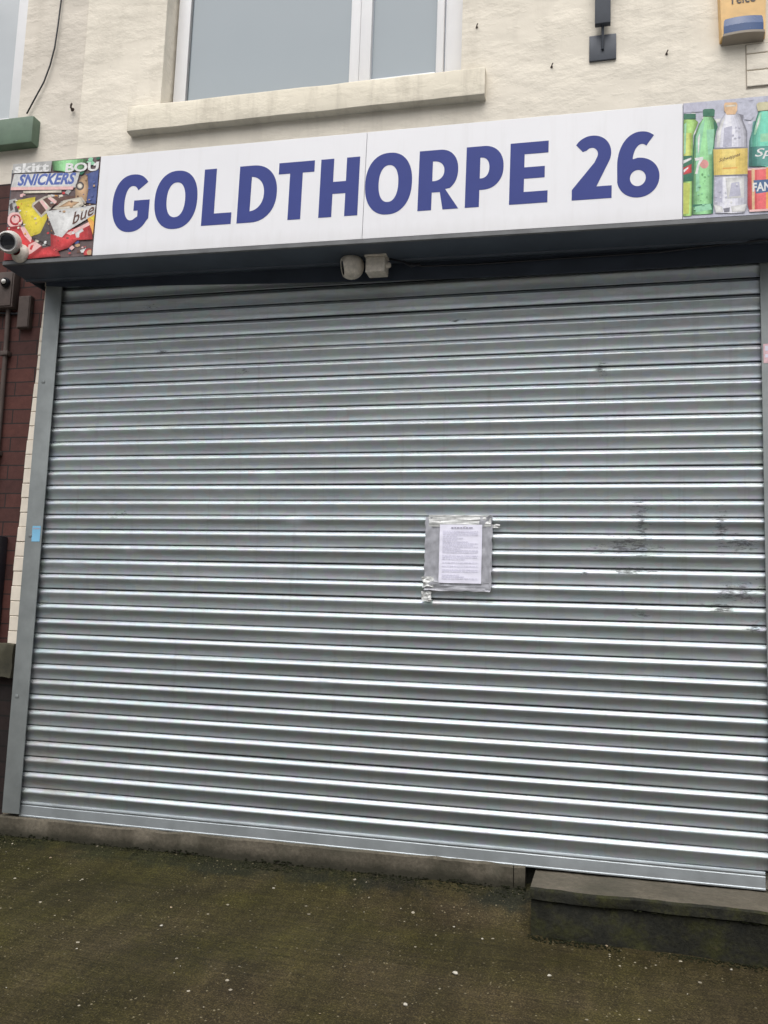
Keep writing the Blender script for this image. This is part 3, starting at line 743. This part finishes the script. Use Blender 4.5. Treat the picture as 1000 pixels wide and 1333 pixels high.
LEFT=[
('navy',[(0.284,0.467),(0.352,0.487),(0.357,0.309),(0.291,0.32)]),
('green',[(0.084,0.552),(0.277,0.55),(0.275,0.499),(0.174,0.488),(0.094,0.503)]),
('grey',[(-0.145,0.558),(0.083,0.555),(0.082,0.498),(-0.143,0.506)]),
('white',[(-0.127,0.501),(0.247,0.48),(0.23,0.403),(-0.139,0.431)]),
('pink',[(-0.149,0.433),(0.22,0.409),(0.216,0.393),(-0.149,0.417)]),
('cream',[(-0.065,0.407),(0.153,0.394),(0.154,0.382),(-0.064,0.394)]),
('grey',[(-0.157,0.364),(-0.102,0.37),(-0.069,0.289),(-0.149,0.283)]),
('dark',[(-0.139,0.339),(-0.125,0.349),(-0.112,0.314),(-0.127,0.304)]),
('dark',[(-0.107,0.325),(-0.089,0.336),(-0.08,0.298),(-0.098,0.296)]),
('pink',[(-0.051,0.253),(-0.053,0.237),(-0.062,0.224),(-0.076,0.216),(-0.093,0.213),(-0.111,0.218),(-0.127,0.228),(-0.138,0.242),(-0.143,0.259),(-0.141,0.275),(-0.133,0.288),(-0.118,0.296),(-0.101,0.297),(-0.083,0.294),(-0.067,0.283),(-0.056,0.269)]),
('red',[(-0.062,0.255),(-0.063,0.243),(-0.069,0.234),(-0.079,0.229),(-0.091,0.227),(-0.104,0.23),(-0.115,0.237),(-0.123,0.247),(-0.126,0.259),(-0.125,0.27),(-0.119,0.279),(-0.109,0.284),(-0.097,0.286),(-0.084,0.284),(-0.073,0.276),(-0.065,0.266)]),
('pink',[(-0.072,0.258),(-0.073,0.25),(-0.077,0.244),(-0.084,0.24),(-0.092,0.239),(-0.101,0.241),(-0.109,0.246),(-0.114,0.253),(-0.117,0.261),(-0.116,0.268),(-0.112,0.275),(-0.105,0.279),(-0.096,0.279),(-0.088,0.278),(-0.08,0.273),(-0.074,0.266)]),
('red',[(-0.146,0.22),(-0.063,0.226),(0.011,0.149),(0.076,0.105),(0.021,0.045),(-0.141,0.047)]),
('pink',[(-0.062,0.215),(-0.032,0.218),(0.011,0.155),(0.007,0.132),(-0.033,0.168)]),
('pink',[(-0.004,0.121),(0.031,0.136),(0.07,0.111),(0.018,0.076),(-0.017,0.061)]),
('red',[(0.009,0.116),(0.026,0.12),(0.017,0.093),(0.004,0.096)]),
('tan',[(0.23,0.397),(0.261,0.458),(0.29,0.468),(0.304,0.391),(0.297,0.314),(0.235,0.34)]),
('dark',[(0.278,0.406),(0.277,0.398),(0.273,0.391),(0.265,0.387),(0.256,0.386),(0.247,0.388),(0.239,0.394),(0.233,0.402),(0.23,0.411),(0.231,0.419),(0.236,0.426),(0.243,0.43),(0.253,0.431),(0.262,0.429),(0.27,0.423),(0.276,0.415)]),
('cream',[(0.269,0.407),(0.268,0.402),(0.265,0.398),(0.261,0.395),(0.256,0.395),(0.25,0.396),(0.245,0.4),(0.242,0.404),(0.24,0.41),(0.241,0.415),(0.243,0.419),(0.248,0.421),(0.253,0.422),(0.259,0.42),(0.264,0.417),(0.267,0.412)]),
('brown',[(0.053,0.359),(0.234,0.36),(0.235,0.34),(0.153,0.324),(0.056,0.325)]),
('yellow',[(-0.107,0.359),(0.009,0.37),(0.006,0.324),(0.049,0.267),(0.084,0.278),(0.087,0.233),(0.054,0.176),(0.004,0.162),(-0.034,0.213)]),
('cream',[(0.084,0.283),(0.053,0.258),(-0.011,0.324),(-0.001,0.34),(0.064,0.37),(0.15,0.358)]),
('brown',[(0.001,0.323),(0.032,0.347),(0.077,0.295),(0.052,0.272)]),
('pink',[(0.036,0.344),(0.05,0.351),(0.088,0.306),(0.076,0.298)]),
('brown',[(0.053,0.353),(0.077,0.363),(0.123,0.321),(0.1,0.306)]),
('pink',[(0.08,0.357),(0.095,0.362),(0.134,0.334),(0.123,0.325)]),
('brown',[(0.098,0.364),(0.131,0.365),(0.163,0.34),(0.143,0.333)]),
('cream',[(0.113,0.299),(0.169,0.339),(0.27,0.351),(0.297,0.316),(0.266,0.296),(0.156,0.29)]),
('tan',[(0.142,0.305),(0.2,0.335),(0.261,0.324),(0.232,0.307)]),
('dark',[(0.085,0.244),(0.119,0.175),(0.123,0.106),(0.01,0.16),(0.057,0.178)]),
('white',[(0.077,0.29),(0.156,0.293),(0.263,0.296),(0.354,0.303),(0.349,0.254),(0.213,0.181),(0.178,0.144),(0.147,0.154)]),
('red',[(0.115,0.171),(0.147,0.154),(0.178,0.144),(0.213,0.183),(0.335,0.211),(0.353,0.127),(0.266,0.127),(0.221,0.091),(0.166,0.077),(0.125,0.094)]),
('pink',[(0.203,0.167),(0.323,0.217),(0.333,0.203),(0.228,0.155)]),
('white',[(0.251,0.164),(0.29,0.187),(0.298,0.172),(0.277,0.162),(0.275,0.14),(0.261,0.141)]),
('red',[(0.071,0.097),(0.124,0.106),(0.166,0.077),(0.183,0.052),(0.028,0.043),(0.02,0.059)]),
('orange',[(0.313,0.235),(0.354,0.254),(0.355,0.149),(0.338,0.183)]),
('yellow',[(0.321,0.24),(0.353,0.248),(0.354,0.215)]),
('red',[(0.367,0.052),(0.364,0.039),(0.355,0.029),(0.34,0.027),(0.325,0.031),(0.313,0.042),(0.308,0.056),(0.311,0.07),(0.321,0.079),(0.336,0.082),(0.351,0.077),(0.362,0.066)]),
('tan',[(0.359,0.058),(0.356,0.049),(0.348,0.044),(0.338,0.045),(0.33,0.051),(0.326,0.061),(0.328,0.069),(0.336,0.074),(0.346,0.074),(0.355,0.068)]),
]

RIGHT=[
('lilac',[(3.081,0.553),(3.176,0.552),(3.168,0.511),(3.083,0.513)]),
('lime',[(3.083,0.482),(3.131,0.479),(3.143,0.465),(3.123,0.41),(3.118,0.058),(3.08,0.058)]),
('limey',[(3.083,0.423),(3.117,0.42),(3.116,0.32),(3.082,0.321)]),
('limey',[(3.082,0.203),(3.112,0.2),(3.107,0.068),(3.081,0.066)]),
('lgreen',[(3.088,0.462),(3.096,0.47),(3.093,0.335),(3.087,0.327)]),
('dgreen',[(3.085,0.508),(3.133,0.504),(3.133,0.482),(3.085,0.484)]),
('dgreen',[(3.082,0.321),(3.12,0.32),(3.119,0.208),(3.081,0.208)]),
('red',[(3.082,0.27),(3.117,0.284),(3.117,0.245),(3.081,0.238)]),
('white',[(3.082,0.302),(3.116,0.312),(3.116,0.303),(3.082,0.287)]),
('white',[(3.085,0.259),(3.104,0.272),(3.104,0.265),(3.087,0.248)]),
('green',[(3.168,0.487),(3.201,0.484),(3.214,0.458),(3.223,0.427),(3.213,0.394),(3.207,0.334),(3.2,0.061),(3.118,0.062),(3.119,0.212),(3.122,0.341),(3.127,0.406),(3.145,0.456)]),
('dgreen',[(3.161,0.518),(3.168,0.521),(3.201,0.519),(3.208,0.513),(3.206,0.485),(3.162,0.489)]),
('lgreen',[(3.134,0.401),(3.152,0.452),(3.169,0.474),(3.158,0.391),(3.149,0.322),(3.147,0.164),(3.134,0.16)]),
('lgreen',[(3.175,0.428),(3.206,0.429),(3.202,0.352),(3.195,0.318),(3.182,0.319)]),
('dgreen',[(3.119,0.21),(3.122,0.341),(3.128,0.406),(3.133,0.418),(3.126,0.332),(3.124,0.21)]),
('white',[(3.141,0.396),(3.15,0.417),(3.146,0.34),(3.142,0.322)]),
('dgreen',[(3.203,0.464),(3.214,0.454),(3.223,0.427),(3.213,0.394),(3.208,0.334),(3.201,0.062),(3.195,0.062),(3.2,0.335),(3.208,0.403)]),
('dgreen',[(3.121,0.106),(3.201,0.104),(3.2,0.094),(3.12,0.094)]),
('lgreen',[(3.13,0.096),(3.191,0.105),(3.197,0.079),(3.134,0.071)]),
('pinkr',[(3.184,0.277),(3.182,0.269),(3.178,0.263),(3.173,0.26),(3.166,0.259),(3.159,0.261),(3.154,0.266),(3.15,0.273),(3.148,0.28),(3.15,0.288),(3.154,0.294),(3.16,0.297),(3.166,0.298),(3.173,0.296),(3.179,0.291),(3.182,0.285)]),
('white',[(3.129,0.308),(3.163,0.311),(3.162,0.3),(3.148,0.277),(3.14,0.238),(3.13,0.239),(3.14,0.279),(3.148,0.298),(3.132,0.295)]),
('clear',[(3.253,0.501),(3.287,0.499),(3.306,0.477),(3.328,0.43),(3.333,0.386),(3.33,0.078),(3.32,0.057),(3.21,0.062),(3.202,0.1),(3.207,0.377),(3.214,0.419),(3.229,0.465)]),
('lilac',[(3.244,0.43),(3.275,0.436),(3.274,0.345),(3.239,0.346)]),
('white',[(3.217,0.41),(3.233,0.456),(3.249,0.482),(3.233,0.417),(3.228,0.349),(3.215,0.35)]),
('lilac',[(3.209,0.218),(3.238,0.216),(3.237,0.105),(3.208,0.116)]),
('white',[(3.249,0.211),(3.321,0.209),(3.32,0.121),(3.256,0.122)]),
('lilac',[(3.272,0.188),(3.302,0.19),(3.308,0.13),(3.263,0.129)]),
('white',[(3.204,0.1),(3.236,0.089),(3.24,0.065),(3.213,0.064)]),
('white',[(3.27,0.087),(3.33,0.094),(3.322,0.062),(3.274,0.062)]),
('greyd',[(3.24,0.08),(3.266,0.083),(3.264,0.064),(3.244,0.064)]),
('greyd',[(3.306,0.477),(3.311,0.473),(3.333,0.408),(3.333,0.335),(3.328,0.336),(3.327,0.408)]),
('caporg',[(3.244,0.534),(3.249,0.541),(3.291,0.538),(3.296,0.53),(3.295,0.502),(3.287,0.485),(3.254,0.487),(3.245,0.506)]),
('cream',[(3.249,0.529),(3.291,0.528),(3.291,0.52),(3.249,0.521)]),
('lyell',[(3.202,0.34),(3.335,0.333),(3.334,0.221),(3.204,0.226)]),
('greyd',[(3.205,0.346),(3.335,0.339),(3.335,0.333),(3.205,0.339)]),
('greyd',[(3.206,0.226),(3.334,0.221),(3.334,0.215),(3.208,0.22)]),
('orange',[(3.238,0.256),(3.295,0.254),(3.295,0.249),(3.238,0.25)]),
('teal',[(3.376,0.488),(3.445,0.488),(3.463,0.439),(3.473,0.387),(3.479,0.352),(3.477,0.243),(3.338,0.254),(3.341,0.365),(3.35,0.399),(3.366,0.453)]),
('lgreen',[(3.365,0.435),(3.381,0.481),(3.389,0.482),(3.382,0.434),(3.365,0.389),(3.359,0.389)]),
('lgreen',[(3.384,0.391),(3.439,0.39),(3.439,0.356),(3.383,0.355)]),
('white',[(3.37,0.435),(3.382,0.472),(3.379,0.438),(3.367,0.405)]),
('dteal',[(3.342,0.365),(3.35,0.399),(3.366,0.448),(3.37,0.448),(3.355,0.394),(3.347,0.339),(3.344,0.254),(3.339,0.255)]),
('lyel2',[(3.369,0.521),(3.378,0.528),(3.442,0.528),(3.446,0.522),(3.445,0.491),(3.374,0.491)]),
('dteal',[(3.343,0.337),(3.479,0.335),(3.477,0.248),(3.344,0.255)]),
('canred',[(3.334,0.244),(3.477,0.245),(3.474,0.058),(3.34,0.059),(3.333,0.09)]),
('pink',[(3.334,0.244),(3.477,0.245),(3.477,0.238),(3.335,0.236)]),
('caporg',[(3.349,0.241),(3.361,0.24),(3.36,0.062),(3.35,0.062)]),
('orange',[(3.404,0.242),(3.422,0.243),(3.419,0.058),(3.403,0.058)]),
('pink',[(3.339,0.067),(3.474,0.066),(3.474,0.056),(3.34,0.058)]),
('dnavy',[(3.356,0.192),(3.44,0.192),(3.435,0.14),(3.365,0.134)]),
]
LEFT.insert(4, ('TEXT', ('SNICKERS', (-.102, .436), (.228, .420), .062, 'blueink', dict(bold=.04, shear=.3), None)))
LEFT.insert(0, ('TEXT', ('skittles', (-.128, .506), (.10, .499), .046, 'pink', dict(bold=.03), .10)))
LEFT += [('TEXT', ('BOU', (.165, .486), (.350, .479), .048, 'white', dict(bold=.035), None)), ('TEXT', ('bue', (.232, .208), (.346, .256), .062, 'brown', dict(bold=.012, shear=.15), None))]
for i, e in enumerate(LEFT):
    if e[0] == 'grey' and i < 6: sk = i
LEFT.insert(sk + 1, ('TEXT', ('skitt', (-.128, .506), (.07, .499), .050, 'white', dict(bold=.03), None)))
LEFT.pop(0)
rp = random.Random(17)
def bits(x0, x1, z0, z1, n, cols, r0, r1):
    o = []
    for _ in range(n):
        x, z, r = rp.uniform(x0, x1), rp.uniform(z0, z1), rp.uniform(r0, r1); a0 = rp.uniform(0, 6.28); k = rp.choice((4, 5, 6)); f = rp.uniform(.4, 1)
        o.append((rp.choice(cols), [(x + r * math.cos(a0 + 6.283 * i / k), z + r * f * math.sin(a0 + 6.283 * i / k)) for i in range(k)]))
    return o
LEFT = bits(OX + .01, .34, .06, .43, 90, ('brown', 'tan', 'cream', 'red', 'orange', 'pink', 'grey', 'dark', 'white', 'navy'), .006, .022) + bits(.165, .345, .48, .55, 16, ('green', 'dgreen', 'lgreen', 'white'), .008, .02) + LEFT
LEFT += bits(.05, .33, .06, .19, 22, ('red', 'pink', 'brown', 'orange', 'canred', 'white'), .003, .010) + bits(-.07, .03, .17, .33, 14, ('orange', 'lyell', 'cream', 'yellow'), .003, .009) + bits(OX + .01, -.06, .10, .36, 20, ('white', 'red', 'dark', 'cream'), .003, .010) + bits(.10, .30, .28, .36, 14, ('brown', 'tan', 'cream', 'grey'), .003, .010) + bits(.27, .345, .30, .47, 12, ('navy', 'blueink', 'white', 'tan'), .003, .009)
print_panel('confectionery_print', OX, .3525, 'bgl', LEFT, 'picture panel of chocolate bars and sweet wrappers')
RIGHT += [('TEXT', ('Sprite', (3.362, .282), (3.53, .279), .046, 'white', dict(bold=.01, shear=.25), None)), ('TEXT', ('FANTA', (3.353, .143), (3.475, .144), .038, 'white', dict(bold=.03), None)),
          ('TEXT', ('Schweppes', (3.224, .276), (3.306, .298), .020, 'brown', dict(shear=.35), None))]
bgk = bits(3.09, 3.80, .40, .55, 50, ('lilac', 'white', 'clear', 'greyd', 'bgr'), .008, .026)
RIGHT = bgk + RIGHT + bits(3.205, 3.325, .09, .22, 18, ('white', 'lilac', 'bgr', 'clear'), .002, .006) + bits(3.225, 3.315, .34, .44, 12, ('white', 'lilac', 'clear'), .002, .007) + bits(3.125, 3.19, .08, .24, 16, ('lgreen', 'lgreen', 'green'), .002, .006)
print_panel('drinks_print', 3.0835, 3.86, 'bgr', RIGHT, 'picture panel of soft drink bottles')

# ------------------------------------------------------------------ cameras, boxes
c = thing('turret_camera', 'white ball security camera with a dark lens at the lower left end of the sign', 'camera', (-.070, -.304, .110))
m = MB(); m.lathe([(.0, .0), (.062, .0), (.062, .014), (.052, .028), (.03, .05)], 32, Matrix.Translation((.035, -.0, -.045)) @ Matrix.Rotation(R(90), 4, 'X'))
m.build('base', M['dustyplastic'], c, smooth=40)
ax = Matrix.Translation((-.004, -.066, .008)) @ Vector((1.1, -3.65, -1.35)).to_track_quat('Z', 'Y').to_matrix().to_4x4()
c.scale = (.76, .76, .76)
pr = [(.0, -.062)] + [(.074 * math.sin(R(a)), -.074 * math.cos(R(a)) * .85) for a in range(15, 121, 8)]
pr += [(.068, .044), (.064, .054), (.058, .057), (.054, .052)]
m = MB(); m.lathe(pr, 40, ax); m.build('ball', paint('grimy_white_plastic', (.52, .51, .48), .45, 0, .2, 30), c, smooth=50)
m = MB(); m.lathe([(.054, .050, 1), (.050, .046, 1), (.046, .0465, 1), (.045, .044, 0), (.030, .049, 0), (.012, .052, 0), (.0, .0525, 0)], 40, ax)
m.build('lens', [M['lens'], M['lensring']], c, smooth=40)

c = thing('dome_camera', 'round dusty white camera hanging under the soffit beside a square box', 'camera', (1.622, -.150, .02))
m = MB(); m.lathe([(.0, -.004), (.034, -.004), (.034, -.02), (.028, -.03), (.0, -.03)][::-1], 24, Matrix.Rotation(0, 4, 'X')); m.build('mount', M['dustyplastic'], c, smooth=40)
body = Matrix.Translation((.0, .0, -.055)) @ Vector((-1.0, -.42, -.25)).to_track_quat('Z', 'Y').to_matrix().to_4x4()
m = MB(); pr = [(.0, -.060)] + [(.060 * math.sin(R(a)), -.060 * math.cos(R(a))) for a in range(12, 89, 8)] + [(.0585, -.001), (.0585, .003), (.060, .004)] + [(.060 * math.sin(R(a)), -.060 * math.cos(R(a))) for a in range(96, 141, 8)] + [(.034, .040)]
m.lathe(pr, 36, body); m.build('shell', M['dustyplastic'], c, smooth=40)
m = MB(); m.lathe([(.034, .041), (.026, .036), (.024, .040), (.0, .046)], 30, body); m.build('lens', M['lens'], c, smooth=40)

c = thing('junction_box', 'small square beige box under the soffit right of the round camera', 'box', (1.745, -.150, .02))
m = MB(); m.box(-.046, .046, -.035, .045, -.100, -.028, 0, .006); m.build('box_body', M['dustyplastic'], c, smooth=35)
m = MB(); m.box(-.052, .052, -.041, .050, -.027, -.004, 0, .005); m.build('lid', M['dustyplastic'], c, smooth=35)
m = MB(); m.lathe([(.0, .0), (.013, .0), (.013, .012), (.009, .02), (.0, .02)], 14, Matrix.Translation((.046, 0, -.06)) @ Matrix.Rotation(R(90), 4, 'Y')); m.build('cable_gland', M['dustyplastic'], c, smooth=40)

c = thing('alarm_box', 'orange burglar alarm box with a blue strobe at the top right of the wall', 'alarm', (3.372, WY, 1.000))
m = MB(); i0 = 0
pts = [(-.095, 0), (-.090, -.050), (.094, -.050), (.099, 0)]
for z, k, dz in ((.004, 1, 0), (.40, 1.12, 0)):
    for x, y in pts: m.v.append((x * k, y, z))
m.f += [(0, 1, 5, 4), (1, 2, 6, 5), (2, 3, 7, 6), (4, 5, 6, 7), (3, 2, 1, 0)]; m.mi += [0] * 5
m.build('cover', M['orange'], c)
m = MB(); n = 14; zb_, zt_ = .014, .088
row = []
for i in range(n + 1):
    u = -1 + 2 * i / n; x = .002 + .084 * u; y = -.053 - .012 * (1 - u * u); row.append((x, y))
for (x, y) in row: m.v += [(x, y, zb_), (x, y - .001, (zb_ + zt_) / 2), (x * .97, y + .004, zt_), (x * .97, -.046, zt_ + .004)]
for i in range(n):
    for a in range(3): m.f.append((4 * i + a, 4 * (i + 1) + a, 4 * (i + 1) + a + 1, 4 * i + a + 1)); m.mi.append(0)
m.f += [(0, 1, 2, 3), (4 * n + 3, 4 * n + 2, 4 * n + 1, 4 * n)]; m.mi += [0, 0]
m.build('strobe', M['strobe'], c)
m = MB()
for (x, y) in row: m.v += [(x * 1.06, y - .004, zb_ - .001), (x * 1.06, y - .004, zb_ - .012), (x * 1.06, 0, zb_ - .022)]
for i in range(n):
    for a in range(2): m.f.append((3 * i + a + 1, 3 * (i + 1) + a + 1, 3 * (i + 1) + a, 3 * i + a)); m.mi.append(0)
m.build('strobe_base', M['strobe_rim'], c)
m = MB(); add_text(m, text_geo('Telco', (-.058, .158), (.058, .158), .052, bold=.015), -.0515, 0); m.build('lettering', M['printdark'], c)

c = thing('sign_bracket', 'dark upright metal bracket with a thin rod and square foot plate above the sign', 'bracket', (2.757, WY, .985))
m = MB(); m.box(-.062, .062, -.012, 0, .0, .128, 0, .003); m.build('foot_plate', M['dark'], c, smooth=35)
m = MB(); m.tube([(0, -.018, .05), (0, -.026, .09), (0, -.04, .19)], .007, 8); m.build('rod', M['dark'], c, smooth=40)
m = MB(); m.box(-.036, .036, -.060, -.028, .155, 1.35, 0, .004); m.build('upright', M['dark'], c, smooth=35)

random.seed(2)
for (x, z, lab) in ((-.068, 1.055, 'rusty nail in the pale render between the two upstairs windows'), (3.045, .985, 'small hook in the cream wall left of the orange alarm box'),
                    (2.52, .985, 'small nail in the cream wall left of the dark bracket plate'), (2.155, 1.24, 'small nail in the cream wall just right of the upstairs window')):
    m = MB(); big = 1.5 if x < 0 else .8
    m.tube([(0, 0, 0), (.001, -.012 * big, .001), (.004 * big, -.018 * big, .006 * big), (.008 * big, -.018 * big, .013 * big)], .0035 * big, 7)
    m.lathe([(.0, .003), (.007 * big, .003), (.008 * big, 0)], 8, Matrix.Rotation(R(90), 4, 'X'))
    o = m.build('wall_nail', M['rust'], smooth=40); o.location = (x, WY, z); tag(o, lab, 'nail', 'nails left in the rendered wall')

# ------------------------------------------------------------------ notice, stickers
nt = thing('taped_notice', 'white printed notice held to the shutter with strips of grey tape', 'notice', (2.145, -.017, -1.36))
def crinkle(mb, x0, x1, z0, z1, y, amp, seed, mi=0, nx=10, nz=14, ragged=.003, corner=None):
    i0 = len(mb.v)
    for j in range(nz + 1):
        for i in range(nx + 1):
            u, w = i / nx, j / nz
            x = x0 + (x1 - x0) * u; z = z0 + (z1 - z0) * w
            if i in (0, nx): x += mn.noise(Vector((z * 40, seed, i))) * ragged
            if j in (0, nz): z += mn.noise(Vector((x * 40, seed, j))) * ragged
            mb.v.append((x, y - abs(mn.fractal(Vector((x * 26, z * 26, seed)), .7, 2.1, 4)) * amp, z))
    for j in range(nz):
        for i in range(nx):
            a = i0 + j * (nx + 1) + i; mb.f.append((a, a + 1, a + nx + 2, a + nx + 1)); mb.mi.append(mi)
m = MB(); ox, oz = 2.145, -1.36
crinkle(m, 2.052 - ox, 2.244 - ox, -1.493 - oz, -1.230 - oz, -.012, .0035, 1.5, 0, 14, 20, 0)
rr = random.Random(4)
def dash(x0, x1, z, h, mi):
    m.quad([(x0, -.0162, z), (x1, -.0162, z), (x1, -.0162, z + h), (x0, -.0162, z + h)], mi)
x = -.040
while x < .045:
    w = rr.uniform(.008, .018); dash(x, x + w, .113, .005, 2); x += w + .003
z = .098
while z > -.118:
    full = rr.random() > .22; x = -.078; end = .080 if full else rr.uniform(-.02, .05)
    if rr.random() < .16: z -= .008; continue
    dk = 2 if rr.random() < .06 else 1
    while x < end:
        w = rr.uniform(.005, .02); dash(x, min(x + w, .082), z, .0032, dk); x += w + .003
    z -= .0078
m.build('sheet', [M['paper'], M['ink'], M['ink2']], nt, smooth=True)
for (x0, x1, z0, z1, y, mat, sd) in ((1.984, 2.066, -1.512, -1.196, -.003, 'tape', 3), (2.232, 2.289, -1.522, -1.192, -.0045, 'tape', 7), (2.000, 2.284, -1.238, -1.186, -.006, 'tapepale', 11),
                                     (1.986, 2.284, -1.528, -1.486, -.0065, 'tape', 17), (1.974, 2.020, -1.576, -1.532, -.001, 'tapepale', 23), (2.286, 2.322, -1.242, -1.226, -.001, 'tapepale', 29), (1.978, 2.03, -1.512, -1.466, -.008, 'tapepale', 31)):
    m = MB(); crinkle(m, x0 - ox, x1 - ox, z0 - oz, z1 - oz, y, .011, sd, 0, 12, 22, .006); m.build('tape_strip', M[mat], nt, smooth=True)
m = MB(); m.box(-.041, .006, -.0342, -.0332, -1.331, -1.252, 0); m.box(-.036, .001, -.0348, -.0343, -1.268, -1.262, 1)
tag(m.build('blue_sticker', [M['stickblue'], M['ink2']]), 'small pale blue sticker on the left guide rail of the shutter', 'sticker')
m = MB(); m.box(3.427, 3.490, -.0342, -.0332, -.532, -.448, 0); m.box(3.434, 3.462, -.0348, -.0343, -.478, -.456, 1); m.box(3.434, 3.445, -.0348, -.0343, -.508, -.494, 1)
tag(m.build('pink_sticker', [M['stickpink'], M['paper']]), 'pink sticker on the right guide rail of the shutter', 'sticker')

# ------------------------------------------------------------------ pebbles
def pebble(r, seed, mat, flat=.55):
    bm = bmesh.new(); bmesh.ops.create_icosphere(bm, subdivisions=2, radius=1)
    for v in bm.verts:
        k = 1 + mn.noise(v.co * 1.3 + Vector((seed, 0, 0))) * .55
        v.co = Vector((v.co.x * r * k * 1.25, v.co.y * r * k, v.co.z * r * k * flat))
    m = MB(); m.addbm(bm); o = m.build('pebble', mat, smooth=True); return o
BIG=[
(2.271, -0.684, 0.017, 'largest pale stone, flat and oval, at the front of the mossy concrete', 'pebble') ,
(2.149, -0.948, 0.015, 'white stone nearest the bottom edge, left of the largest flat stone', 'pebble') ,
(2.592, -0.599, 0.012, 'white stone on the concrete in front of the mossy doorstep', 'pebble') ,
(2.325, -0.377, 0.009, 'small white stone on the concrete near the left end of the doorstep', 'pebble') ,
(2.202, -0.302, 0.008, 'small white stone on the ground below the middle of the shutter', 'pebble') ,
(2.789, -0.287, 0.009, 'small tan stone at the foot of the mossy doorstep', 'pebble_tan') ,
(3.229, -0.345, 0.009, 'small white stone at the right foot of the doorstep', 'pebble') ,
(1.069, -0.485, 0.01, 'tan stone on the mossy ground left of centre', 'pebble_tan') ,
(1.114, -0.654, 0.011, 'white stone on the mossy ground left of centre', 'pebble') ,
(1.398, -0.191, 0.01, 'white stone near the threshold at the left of centre', 'pebble') ,
(0.3, -0.176, 0.01, 'tan stone close to the left end of the threshold', 'pebble_tan') ,
(0.92, -0.924, 0.008, 'white stone alone on the left part of the mossy ground', 'pebble') ,
]

protos = []
GRP = 'small pale stones scattered over the mossy concrete'
LAB = 'tiny pale stone chip lying on the dark mossy concrete'
for i, (x, y, r, lab, mat) in enumerate(BIG):
    o = pebble(r * .5, i * 3.1, M[mat]); o.location = (x, y, gz(x, y) + r * .25); o.rotation_euler = (0, 0, i * 1.7)
    tag(o, lab, 'stone', GRP)
base = [pebble(.006, 50 + k, M['pebble' if k % 3 else 'pebble_tan']) for k in range(6)]
rr = random.Random(9)
cnt = 0
while cnt < 80:
    x, y = rr.uniform(-.3, 3.9), rr.uniform(-2.2, -.12)
    if x > 2.45 and y > -.33: continue
    o = base[cnt] if cnt < 6 else base[rr.randrange(6)].copy()
    if cnt >= 6: COL.objects.link(o)
    s = rr.choice((.22, .24, .27, .3, .33, .38, .5)); o.scale = (s, s, s)
    o.location = (x, y, gz(x, y) + .002); o.rotation_euler = (0, 0, rr.uniform(0, 6.28)); tag(o, LAB, 'stone', GRP); cnt += 1

# ------------------------------------------------------------------ light, sky, camera
w = bpy.data.worlds.new('World'); S.world = w; w.use_nodes = True
nt_ = w.node_tree; bg = nt_.nodes['Background']
sky = nt_.nodes.new('ShaderNodeTexSky'); sky.sky_type = 'NISHITA'; sky.sun_disc = False
SE = R(60); sky.sun_elevation = SE; sky.sun_rotation = R(180); sky.air_density = 1.0; sky.dust_density = 3.0; sky.ozone_density = 1.0
hs = nt_.nodes.new('ShaderNodeHueSaturation'); hs.inputs['Saturation'].default_value = .30
nt_.links.new(sky.outputs[0], hs.inputs['Color']); tcw = nt_.nodes.new('ShaderNodeTexCoord'); sxw = nt_.nodes.new('ShaderNodeSeparateXYZ'); nt_.links.new(tcw.outputs['Generated'], sxw.inputs[0])
mr = nt_.nodes.new('ShaderNodeMapRange'); mr.inputs['From Min'].default_value = .18; mr.inputs['From Max'].default_value = .82; mr.inputs['To Min'].default_value = .20; mr.inputs['To Max'].default_value = 1.5
nt_.links.new(sxw.outputs[2], mr.inputs['Value'])
cl = nt_.nodes.new('ShaderNodeVectorMath'); cl.operation = 'SCALE'; nt_.links.new(hs.outputs[0], cl.inputs[0]); nt_.links.new(mr.outputs[0], cl.inputs['Scale'])
nt_.links.new(cl.outputs[0], bg.inputs['Color']); bg.inputs['Strength'].default_value = .125
sl = bpy.data.lights.new('sun', 'SUN'); sl.energy = SUN_E; sl.angle = R(75); sl.color = (1, .97, .93)
so = bpy.data.objects.new('sun', sl); COL.objects.link(so); so.rotation_euler = (R(90) - SE, 0, 0)
d = Vector((0, -math.cos(SE), math.sin(SE))); so.rotation_euler = d.to_track_quat('Z', 'Y').to_euler(); so.location = (0, -6, 6)

cd = bpy.data.cameras.new('camera'); cd.sensor_width = 36; cd.lens = 1173.83 / 1333 * 36; cd.clip_end = 2000; cd.clip_start = .05
co = bpy.data.objects.new('camera', cd); COL.objects.link(co); S.camera = co
co.matrix_world = Matrix.Translation((2.7861, -4.0182, -1.6905)) @ Matrix.Rotation(.24482, 4, 'Z') @ Matrix.Rotation(math.pi / 2 + .12498, 4, 'X') @ Matrix.Rotation(.03461, 4, 'Z')
S.view_settings.view_transform = 'Standard'; S.view_settings.look = 'None'; S.view_settings.gamma = 1; S.view_settings.exposure = EXPO
